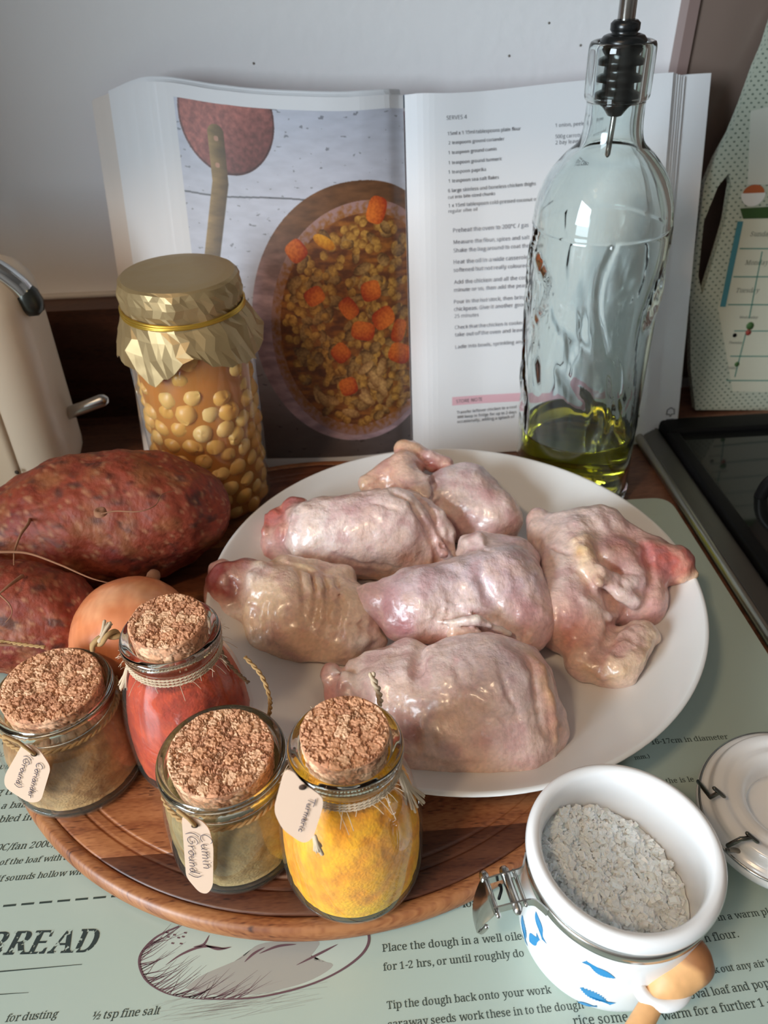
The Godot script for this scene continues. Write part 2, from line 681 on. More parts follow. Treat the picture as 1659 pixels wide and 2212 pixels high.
# ---------- the room ----------
func room() -> void:
	var x0 := -1.4; var x1 := 1.9; var z0 := -0.655; var z1 := 2.3; var y0 := -0.92; var y1 := 1.55
	struct("wall_back", boxes([[Vector3(x0 - 0.1, y0, z0 - 0.1), Vector3(x1 + 0.1, y1, z0)]]), M.wall, "pale painted wall behind the worktop", "wall")
	for q in [Vector3(0.1447,0.2678,-0.6549), Vector3(0.1723,0.2879,-0.6549), Vector3(0.1976,0.2733,-0.6549), Vector3(-0.0430,0.2676,-0.6549)]:
		var fly := part("wall_speck", lathe([Vector2(0.0009, 0), Vector2(0.0008, 0.0003), Vector2(0, 0.0004)], 8), material(s8(120, 112, 104), 0.8), get_node("wall_back"))
		fly.position = q
		fly.rotation.x = PI / 2
	struct("wall_right", boxes([[Vector3(x1, y0, z0), Vector3(x1 + 0.1, y1, z1)]]), M.room, "painted wall to the right of the kitchen", "wall")
	struct("wall_front", boxes([[Vector3(x0, y0, z1), Vector3(x1, y1, z1 + 0.1)]]), M.room, "painted wall across the kitchen", "wall")
	struct("wall_left", boxes([[Vector3(x0 - 0.1, y0, z0), Vector3(x0, 0.1, z1)], [Vector3(x0 - 0.1, 1.12, z0), Vector3(x0, y1, z1)], [Vector3(x0 - 0.1, 0.1, z0), Vector3(x0, 1.12, 0.34)], [Vector3(x0 - 0.1, 0.1, 1.42), Vector3(x0, 1.12, z1)]]), M.wall, "painted wall with the window opening", "wall")
	struct("floor", boxes([[Vector3(x0 - 0.1, y0 - 0.1, z0 - 0.1), Vector3(x1 + 0.1, y0, z1 + 0.1)]]), material(s8(110, 98, 86), 0.6), "kitchen floor", "floor")
	struct("ceiling", boxes([[Vector3(x0 - 0.1, y1, z0 - 0.1), Vector3(x1 + 0.1, y1 + 0.1, z1 + 0.1)]]), M.room, "white kitchen ceiling", "ceiling")
	var w := struct("window_1", boxes([[Vector3(x0 - 0.08, 0.1, 0.34), Vector3(x0 - 0.02, 0.15, 1.42)], [Vector3(x0 - 0.08, 1.07, 0.34), Vector3(x0 - 0.02, 1.12, 1.42)], [Vector3(x0 - 0.08, 0.15, 0.34), Vector3(x0 - 0.02, 1.07, 0.39)], [Vector3(x0 - 0.08, 0.15, 1.37), Vector3(x0 - 0.02, 1.07, 1.42)], [Vector3(x0 - 0.08, 0.15, 0.86), Vector3(x0 - 0.02, 1.07, 0.90)]]), M.enamel, "white framed kitchen window", "window")
	part("pane", boxes([[Vector3(x0 - 0.055, 0.15, 0.39), Vector3(x0 - 0.05, 1.07, 1.37)]]), pane(s8(255, 255, 255), 0.02), w)
	struct("tall_cabinet", boxes([[Vector3(x0, y0, -0.655), Vector3(-0.62, y1, -0.02)]]), material(s8(120, 110, 100), 0.5), "tall larder unit at the end of the worktop", "cabinet")
	struct("wall_cabinet", boxes([[Vector3(-0.62, 0.48, -0.655), Vector3(0.12, y1, -0.33)]]), material(s8(170, 164, 156), 0.5), "wall cabinet above the worktop", "cabinet")
	# worktop with the hob's cut-out, upstand, seal
	struct("worktop", boxes([[Vector3(x0, -0.038, -0.6246), Vector3(0.25, 0, 0.04)], [Vector3(0.25, -0.038, -0.6246), Vector3(0.85, 0, -0.56)], [Vector3(0.25, -0.038, -0.02), Vector3(0.85, 0, 0.04)], [Vector3(0.85, -0.038, -0.6246), Vector3(x1, 0, 0.04)]]), M.counter, "dark wood worktop", "worktop")
	struct("cabinet_run", boxes([[Vector3(x0, y0, -0.655), Vector3(x1, -0.038, 0.0)]]), material(s8(225, 223, 218), 0.5), "base cabinets under the worktop", "cabinet")
	var up: StandardMaterial3D = M.counter.duplicate()
	up.albedo_color = s8(96, 64, 52)
	struct("trim_1", boxes([[Vector3(x0, 0.0, -0.655), Vector3(0.268, 0.1, -0.6246)]]), up, "dark wood upstand along the wall", "upstand")
	struct("trim_2", tube([Vector3(x0, 0.1015, -0.653), Vector3(0.268, 0.1015, -0.653)], 0.003, 8), material(s8(200, 194, 186), 0.5), "pale sealant bead on the upstand", "sealant")
	var sp := material(s8(126, 108, 98), 0.3)
	struct("trim_3", boxes([[Vector3(0.275, 0.0, -0.655), Vector3(1.0, 0.75, -0.643)]]), sp, "taupe splashback behind the hob", "splashback")
	struct("trim_4", boxes([[Vector3(0.268, 0.0, -0.655), Vector3(0.276, 0.75, -0.640)]]), material(s8(140, 118, 112), 0.35), "edge strip of the splashback", "trim")
	# ceiling lamp
	var bulb := SphereMesh.new()
	bulb.radius = 0.08
	bulb.height = 0.16
	var glow := material(s8(255, 240, 220), 0.5)
	glow.emission_enabled = true
	glow.emission = Color(1.0, 0.82, 0.6)
	glow.emission_energy_multiplier = 1.5
	var l := thing("hanging_lamp", "round glowing lamp hanging from the ceiling before the worktop", "lamp", Vector3(-0.56, 1.20, 0.36))
	part("bulb", bulb, glow, l)
	part("stem", tube([Vector3(0, 0.079, 0), Vector3(0, 0.35, 0)], 0.008), M.enamel, l)

func hob() -> void:
	var h := thing("gas_hob", "black glass hob with steel trim to the right of the plate", "hob", Vector3(0.25, 0, -0.56))
	var g := material(s8(26, 28, 27), 0.06)
	part("glass_top", rbox(Vector3(0.555, 0.008, 0.51), 0.003), g, h).position = Vector3(0.30, 0.004, 0.275)
	var tr := material(s8(176, 172, 160), 0.3, 1.0)
	part("steel_trim", rbox(Vector3(0.018, 0.007, 0.54), 0.002), material(s8(120, 118, 112), 0.35, 1.0), h).position = Vector3(0.0105, 0.0036, 0.27)
	part("trim_bead", tube([Vector3(-0.0005, 0.0052, 0.0), Vector3(-0.0005, 0.0052, 0.54)], 0.0038, 16), tr, h)
	part("black_edge", rbox(Vector3(0.012, 0.012, 0.53), 0.003), M.black, h).position = Vector3(0.0255, 0.0055, 0.268)
	part("rear_edge", rbox(Vector3(0.56, 0.014, 0.022), 0.003), M.black, h).position = Vector3(0.30, 0.006, 0.02)
	# pan support: bent bars over the burner
	var bar := func(pts): return tube(smooth_path(pts, 6), 0.0048, 10)
	var iron := material(s8(22, 22, 23), 0.38)
	part("pan_support", bar.call([Vector3(0.058, 0.008, 0.118), Vector3(0.06, 0.024, 0.122), Vector3(0.072, 0.034, 0.132), Vector3(0.1, 0.036, 0.14), Vector3(0.16, 0.036, 0.15)]), iron, h)
	part("pan_support", bar.call([Vector3(0.16, 0.036, 0.15), Vector3(0.2, 0.036, 0.17), Vector3(0.22, 0.03, 0.2), Vector3(0.222, 0.008, 0.21)]), iron, h)
	part("burner", lathe([Vector2(0.04, 0.008), Vector2(0.04, 0.016), Vector2(0.03, 0.018), Vector2(0.028, 0.024), Vector2(0.0, 0.025)], 40), iron, h).position = Vector3(0.165, 0, 0.17)

# ---------- glass worktop saver with printed recipe ----------
func flat_ribbon(pts: Array, w, y: float) -> ArrayMesh:
	var v := PackedVector3Array()
	var n := pts.size()
	for k in n:
		var t: Vector3 = (pts[mini(k + 1, n - 1)] - pts[maxi(k - 1, 0)])
		t.y = 0
		var s: Vector3 = t.normalized().cross(Vector3.UP) * ((w.call(float(k) / (n - 1)) if w is Callable else w) * 0.5)
		v.append(Vector3(pts[k].x, y, pts[k].z) - s)
		v.append(Vector3(pts[k].x, y, pts[k].z) + s)
	return amesh(v, quads(2, n, false))

func mat_board() -> void:
	var green := material(s8(178, 194, 184), 0.22)
	var o := thing("worktop_saver", "sage green glass worktop saver printed with a bread recipe", "worktop saver", Vector3.ZERO)
	var poly := round_poly([Vector2(-0.42, 0.036), Vector2(0.2435, 0.036), Vector2(0.2435, 0.4525), Vector2(-0.42, 0.4525)], 0.014, 8)
	var slab := prism(poly, 0.004)
	var g := part("glass_slab", slab, green, o)
	g.rotation.x = -PI / 2
	for k in 4:
		var foot := part("foot", lathe([Vector2(0.0, 0.0), Vector2(0.005, 0.0), Vector2(0.005, 0.0004), Vector2(0, 0.0004)], 16), M.black, o)
		foot.position = Vector3([-0.38, 0.2][k % 2], 0.0, [-0.41, -0.08][k / 2])
	var Y := 0.00408
	var serif := font("Droid Serif")
	var up := Vector3(0, 0, -1)
	var rows := [
		["Place the dough in a well oiled", Vector3(0.0065,0.0041,-0.1506), Vector3(0.0685,0.0041,-0.1504), 0.0],
		["for 1-2 hrs, or until roughly do", Vector3(0.0063,0.0041,-0.1432), Vector3(0.0650,0.0041,-0.1437), 0.0],
		["Tip the dough back onto your work", Vector3(0.0066,0.0041,-0.1289), Vector3(0.0729,0.0041,-0.1290), 0.0],
		["caraway seeds work these in to the dough", Vector3(0.0064,0.0041,-0.1221), Vector3(0.0843,0.0041,-0.1225), 0.0],
		["of the loaf.", Vector3(0.0287,0.0041,-0.1660), Vector3(0.0524,0.0041,-0.1659), 0.0],
		["in a warm place", Vector3(0.1510,0.0041,-0.1507), Vector3(0.1801,0.0041,-0.1515), 0.0],
		["with flour.", Vector3(0.1354,0.0041,-0.1423), Vector3(0.1569,0.0041,-0.1434), 0.0],
		["knock out any air b", Vector3(0.1325,0.0041,-0.1302), Vector3(0.1657,0.0041,-0.1314), 0.0],
		["oval loaf and pop", Vector3(0.1273,0.0041,-0.1221), Vector3(0.1608,0.0041,-0.1238), 0.0],
		["rice some", Vector3(0.0786,0.0041,-0.1168), Vector3(0.1002,0.0041,-0.1165), 0.0],
		["warm for a further 1 - 1", Vector3(0.1136,0.0041,-0.1157), Vector3(0.1611,0.0041,-0.1173), 0.0],
		["16-17cm in diameter", Vector3(0.1544,0.0041,-0.2409), Vector3(0.1955,0.0041,-0.2406), 0.0],
		["mm.)", Vector3(0.1427,0.0041,-0.2326), Vector3(0.1506,0.0041,-0.2330), 0.0],
		["the is le", Vector3(0.1536,0.0041,-0.2178), Vector3(0.1677,0.0041,-0.2176), 0.0],
		["it t", Vector3(-0.1937,0.0041,-0.2720), Vector3(-0.1841,0.0041,-0.2720), 0.22],
		["in to.", Vector3(-0.1922,0.0041,-0.2644), Vector3(-0.1809,0.0041,-0.2642), 0.22],
		["place pla", Vector3(-0.1958,0.0041,-0.2566), Vector3(-0.1763,0.0041,-0.2565), 0.22],
		["bring tl", Vector3(-0.1907,0.0041,-0.2412), Vector3(-0.1713,0.0041,-0.2410), 0.22],
		["into a ball.", Vector3(-0.1845,0.0041,-0.2333), Vector3(-0.1615,0.0041,-0.2332), 0.22],
		["doubled in size", Vector3(-0.1826,0.0041,-0.2259), Vector3(-0.1480,0.0041,-0.2258), 0.22],
		["220C/fan 200C/gas", Vector3(-0.1753,0.0041,-0.2111), Vector3(-0.1362,0.0041,-0.2109), 0.22],
		["of the loaf with a s", Vector3(-0.1665,0.0041,-0.2038), Vector3(-0.1328,0.0041,-0.2037), 0.22],
		["if sounds hollow when", Vector3(-0.1651,0.0041,-0.1958), Vector3(-0.1232,0.0041,-0.1960), 0.22],
		["for dusting", Vector3(-0.1439,0.0041,-0.1373), Vector3(-0.1239,0.0041,-0.1372), 0.22],
		["½ tsp fine salt", Vector3(-0.1100,0.0041,-0.1352), Vector3(-0.0836,0.0041,-0.1349), 0.22],
	]
	for q in rows: lettering(q[0], q[1], q[2], up, M.ink, o, serif, q[3])
	# the big heading is worn print: holes in the ink
	var worn := material(s8(44, 58, 58), 0.55)
	worn.albedo_texture = noise_tex(0.035, 5, ramp([[0.0, Color(1, 1, 1, 1)], [0.65, Color(1, 1, 1, 1)], [0.67, Color(1, 1, 1, 0)], [1.0, Color(1, 1, 1, 0)]]), 256, 5)
	worn.transparency = BaseMaterial3D.TRANSPARENCY_ALPHA_SCISSOR
	worn.alpha_scissor_threshold = 0.5
	worn.uv1_triplanar = true
	worn.uv1_scale = Vector3.ONE * 2.4
	lettering("BREAD", Vector3(-0.1617,0.0041,-0.1638), Vector3(-0.1150,0.0041,-0.1612), up, worn, o, font("Droid Serif", 700), 0.2, 1.0)
	# rules and the dashed line
	var lines := [flat_ribbon([Vector3(-0.1628,0.0040,-0.1567), Vector3(-0.1183,0.0040,-0.1566)], func(t): return 0.0006 * (1.0 - 0.6 * t), Y), flat_ribbon([Vector3(-0.1600,0.0040,-0.1481), Vector3(-0.1375,0.0040,-0.1475)], func(t): return 0.0005 * (1.0 - 0.7 * t), Y)]
	for k in 7:
		lines.append(flat_ribbon([Vector3(-0.1586,0.0040,-0.1844).lerp(Vector3(-0.1110,0.0040,-0.1845), k / 6.1), Vector3(-0.1586,0.0040,-0.1844).lerp(Vector3(-0.1110,0.0040,-0.1845), k / 6.1 + 0.115)], 0.0009, Y))
	for l in lines: part("printed_rule", l, M.ink, o)
	bread_sketch(o, Y)

func bread_sketch(o: Node3D, Y: float) -> void:
	var plum := material(s8(104, 76, 84), 0.6)
	var faint := material(s8(140, 128, 128), 0.6)
	var wash := material(s8(164, 164, 158), 0.5)
	var pale := material(s8(186, 200, 191), 0.4)
	var ring := [Vector3(-0.0803,0.0040,-0.1689), Vector3(-0.0896,0.0040,-0.1649), Vector3(-0.0948,0.0040,-0.1577), Vector3(-0.0916,0.0040,-0.1494), Vector3(-0.0836,0.0040,-0.1435), Vector3(-0.0739,0.0040,-0.1403), Vector3(-0.0609,0.0040,-0.1386), Vector3(-0.0442,0.0040,-0.1380), Vector3(-0.0256,0.0040,-0.1405), Vector3(-0.0114,0.0040,-0.1451), Vector3(-0.0014,0.0040,-0.1515), Vector3(0.0011,0.0040,-0.1583), Vector3(-0.0036,0.0040,-0.1651)]
	var edge := smooth_path(ring, 8)
	var fill := PackedVector2Array()
	for p in edge: fill.append(Vector2(p.x, -p.z))
	var a := prism(fill, 0.00003, 0.00402)
	var lay := Transform3D(Basis(Vector3.RIGHT, -PI / 2), Vector3.ZERO)
	part("bread_print", joined([[a, lay]]), pale, o)
	var blot := PackedVector2Array()
	for p in smooth_path([Vector3(-0.0743,0.0040,-0.1436), Vector3(-0.0674,0.0040,-0.1482), Vector3(-0.0526,0.0040,-0.1532), Vector3(-0.0451,0.0040,-0.1582), Vector3(-0.0295,0.0040,-0.1587), Vector3(-0.0197,0.0040,-0.1569), Vector3(-0.0233,0.0040,-0.1507), Vector3(-0.0142,0.0040,-0.1472), Vector3(-0.0256,0.0040,-0.1416), Vector3(-0.0442,0.0040,-0.1391), Vector3(-0.0610,0.0040,-0.1398), Vector3(-0.0743,0.0040,-0.1436)], 5): blot.append(Vector2(p.x, -p.z))
	blot.remove_at(blot.size() - 1)
	part("bread_print", joined([[prism(blot, 0.00003, 0.00405), lay]]), wash, o)
	var dark := []
	var light := []
	for k in 3:
		var off := Vector3(rng.randf_range(-0.0005, 0.0005), 0, rng.randf_range(-0.0005, 0.0005))
		var q := []
		for p in edge: q.append(p + off)
		dark.append(flat_ribbon(q, func(t): return 0.0004 + 0.0004 * sin(t * 9.0 + k), 0.00412 + k * 0.00001))
	# hatching along the lower left
	for k in 70:
		var t := 10 + int(k * 0.62)
		var p: Vector3 = edge[mini(t, edge.size() - 1)]
		var inner := Vector3(0.012, 0, -0.004) * rng.randf_range(0.5, 1.5) + Vector3(rng.randf_range(-0.003, 0.003), 0, rng.randf_range(-0.006, 0.002))
		dark.append(flat_ribbon([p, p + inner * 0.5 + Vector3(0, 0, 0.001), p + inner], func(s): return 0.00032 * (1.0 - s) + 0.00005, 0.00413))
	for k in 60:
		var b := Vector3(-0.0868,0.0040,-0.1404).lerp(Vector3(-0.0368,0.0040,-0.1377), rng.randf()) + Vector3(0, 0, rng.randf_range(-0.001, 0.008))
		light.append(flat_ribbon([b, b + Vector3(rng.randf_range(0.01, 0.03), 0, rng.randf_range(-0.004, 0.0))], func(s): return 0.0003 * sin(s * PI) + 0.00005, 0.00409))
	for c in [[Vector3(-0.0835,0.0040,-0.1532), Vector3(-0.0769,0.0040,-0.1572), Vector3(-0.0685,0.0040,-0.1593), Vector3(-0.0587,0.0040,-0.1575)], [Vector3(-0.0728,0.0040,-0.1595), Vector3(-0.0686,0.0040,-0.1602), Vector3(-0.0666,0.0040,-0.1638)], [Vector3(-0.0686,0.0040,-0.1602), Vector3(-0.0625,0.0040,-0.1578), Vector3(-0.0568,0.0040,-0.1581)], [Vector3(-0.0509,0.0040,-0.1516), Vector3(-0.0473,0.0040,-0.1546), Vector3(-0.0427,0.0040,-0.1568)], [Vector3(-0.0294,0.0040,-0.1485), Vector3(-0.0198,0.0040,-0.1522), Vector3(-0.0120,0.0040,-0.1553)], [Vector3(-0.0450,0.0040,-0.1544), Vector3(-0.0373,0.0040,-0.1567), Vector3(-0.0295,0.0040,-0.1568)]]:
		dark.append(flat_ribbon(smooth_path(c, 6), func(s): return 0.0009 * sin(s * PI) + 0.0001, 0.00414))
	for k in 9:
		var b := Vector3(-0.0877,0.0040,-0.1653).lerp(Vector3(-0.0763,0.0040,-0.1636), rng.randf()) + Vector3(0, 0, rng.randf_range(-0.003, 0.003))
		dark.append(flat_ribbon([b, b + Vector3(0.0012, 0, 0.0003)], 0.0006, 0.00414))
	part("sketch_line", joined(dark), plum, o)
	part("sketch_shading", joined(light), faint, o)

# ---------- round serving board of glued staves ----------
func wooden_board() -> void:
	var R := 0.1785
	var top := 0.016
	var bot := 0.0056
	var o := thing("serving_board", "round wooden serving board of light and dark staves under the plate", "serving board", Vector3(-0.0149, 0, -0.3334))
	var height := func(rr: float) -> float:
		var y := top
		for g in [[0.1552, 0.0006, 0.0006], [0.1605, 0.0006, 0.0006]]:
			y -= g[2] * exp(-pow((rr - g[0]) / g[1], 2.0))
		if rr > 0.1556 and rr < 0.1601: y -= 0.0002
		return y
	var rin := 0.1712
	var rim := [Vector2(rin, top - 0.004), Vector2(rin, bot), Vector2(R - 0.009, bot)]
	for k in 13:
		var a := lerpf(-PI / 2, PI / 2, k / 12.0)
		var side := (top - bot) / 2
		rim.append(Vector2(R - 0.0035 + cos(a) * 0.0035 - (0.004 if k == 0 else 0.0) - (0.0018 if k == 1 else 0.0), (top + bot) / 2 + sin(a) * side))
	rim.append_array([Vector2(R - 0.005, top), Vector2(rin + 0.0014, top), Vector2(rin + 0.0004, top - 0.0004), Vector2(rin, top - 0.0009), Vector2(rin, top - 0.004)])
	var prof := [Vector2(rin - 0.0001, bot), Vector2(rin - 0.0001, top - 0.0009), Vector2(rin - 0.0006, top - 0.0003)]
	var rr := rin - 0.0012
	while rr > 0.0:
		prof.append(Vector2(rr, height.call(rr)))
		rr -= 0.0003 if (rr > 0.152 and rr < 0.164) else 0.006
	prof.append(Vector2(0, top))
	var tex := streaks(31, 1024, [[0.0, s8(84, 54, 40)], [0.3, s8(160, 116, 86)], [0.55, s8(192, 152, 116)], [1.0, s8(224, 190, 150)]])
	var cuts := [-rin + 0.0002, -0.118, -0.078, -0.036, 0.004, 0.045, 0.078, 0.108, 0.1372, rin - 0.0002]
	var tones := [s8(140, 104, 90), s8(196, 160, 136), s8(140, 104, 90), s8(200, 164, 138), s8(210, 174, 146), s8(190, 150, 124), s8(222, 184, 152), s8(216, 176, 146), s8(122, 90, 78)]
	for s in cuts.size() - 1:
		var z0: float = cuts[s]
		var z1: float = cuts[s + 1]
		var nz := 14
		var v := PackedVector3Array()
		var uv := PackedVector2Array()
		var cols := prof.size() * 2
		for j in nz + 1:
			var t := float(j) / nz
			var z := lerpf(z0, z1, t)
			# a hairline joint between neighbours
			var dip := 0.0003 if (j == 0 and s > 0) or (j == nz and s < cuts.size() - 2) else 0.0
			var az := absf(z)
			for c in cols:
				var left := c < prof.size()
				var p: Vector2 = prof[c if left else cols - 1 - c]
				var x := 0.0
				var y := p.y
				if p.x > az: x = sqrt(p.x * p.x - az * az) * (-1 if left else 1)
				else: y = height.call(az)
				v.append(Vector3(x, y - dip, z))
				uv.append(Vector2(x * 2.6 + s * 0.37, z * 2.6 + s * 0.61))
		var m := material(tones[s], 0.42)
		m.albedo_texture = tex
		m.clearcoat_enabled = true
		m.clearcoat = 0.12
		m.clearcoat_roughness = 0.3
		var idx := PackedInt32Array()
		for j in nz:
			for i in cols - 1:
				var a := j * cols + i
				idx.append_array(PackedInt32Array([a, a + 1, a + cols + 1, a, a + cols + 1, a + cols]))
		part("stave", amesh(v, idx, null, uv), m, o)
	var ring := lathe(rim, 200)
	var rd := ring.surface_get_arrays(0)
	var ruv := PackedVector2Array()
	for p in rd[Mesh.ARRAY_VERTEX]: ruv.append(Vector2(p.x * 2.6 + 0.2, (p.z + p.y) * 2.6 + 0.35))
	rd[Mesh.ARRAY_TEX_UV] = ruv
	var ringm := ArrayMesh.new()
	ringm.add_surface_from_arrays(Mesh.PRIMITIVE_TRIANGLES, rd)
	var rm := material(s8(216, 180, 148), 0.42)
	rm.albedo_texture = tex
	rm.clearcoat_enabled = true
	rm.clearcoat = 0.12
	rm.clearcoat_roughness = 0.3
	part("rim", ringm, rm, o)
	part("foot_ring", lathe([Vector2(0.10, 0.0042), Vector2(0.11, 0.0042), Vector2(0.11, bot), Vector2(0.10, bot), Vector2(0.10, 0.0042)], 80), material(s8(60, 40, 30), 0.7), o)
	part("underside", lathe([Vector2(0.0, bot - 0.0001), Vector2(rin - 0.001, bot - 0.0001), Vector2(rin - 0.001, bot + 0.004), Vector2(0, bot + 0.004)], 80), material(s8(120, 76, 50), 0.6), o)

# ---------- plate ----------
func plate() -> void:
	var o := thing("dinner_plate", "large white dinner plate carrying the raw chicken", "plate", Vector3(0.0615, 0.0162, -0.3305))
	var pr := [Vector2(0, 0.001), Vector2(0.06, 0.001), Vector2(0.068, 0.0), Vector2(0.072, 0.0), Vector2(0.076, 0.002), Vector2(0.1, 0.009), Vector2(0.122, 0.018), Vector2(0.1345, 0.0265), Vector2(0.1382, 0.0294), Vector2(0.1392, 0.0302), Vector2(0.1390, 0.0311), Vector2(0.1376, 0.0314), Vector2(0.1355, 0.0303), Vector2(0.126, 0.0238), Vector2(0.112, 0.0158), Vector2(0.098, 0.0098), Vector2(0.085, 0.0063), Vector2(0.07, 0.0052), Vector2(0.0, 0.005)]
	part("dish", lathe(smooth_profile(pr, 5), 160), M.white, o)
# ---------- chicken ----------
var mottle: FastNoiseLite
var fleck: FastNoiseLite
func skin_paint(b, p: Vector3) -> Color:
	var c: Color = b.tint(p)
	var a := mottle.get_noise_3dv(p)
	var e := fleck.get_noise_3dv(p)
	c = c.lerp(lin(228, 192, 168), clampf(a * 0.9, 0.0, 0.4))
	c = c.lerp(lin(196, 140, 142), clampf(-a * 1.1, 0.0, 0.45))
	return c * (1.0 + 0.22 * e)

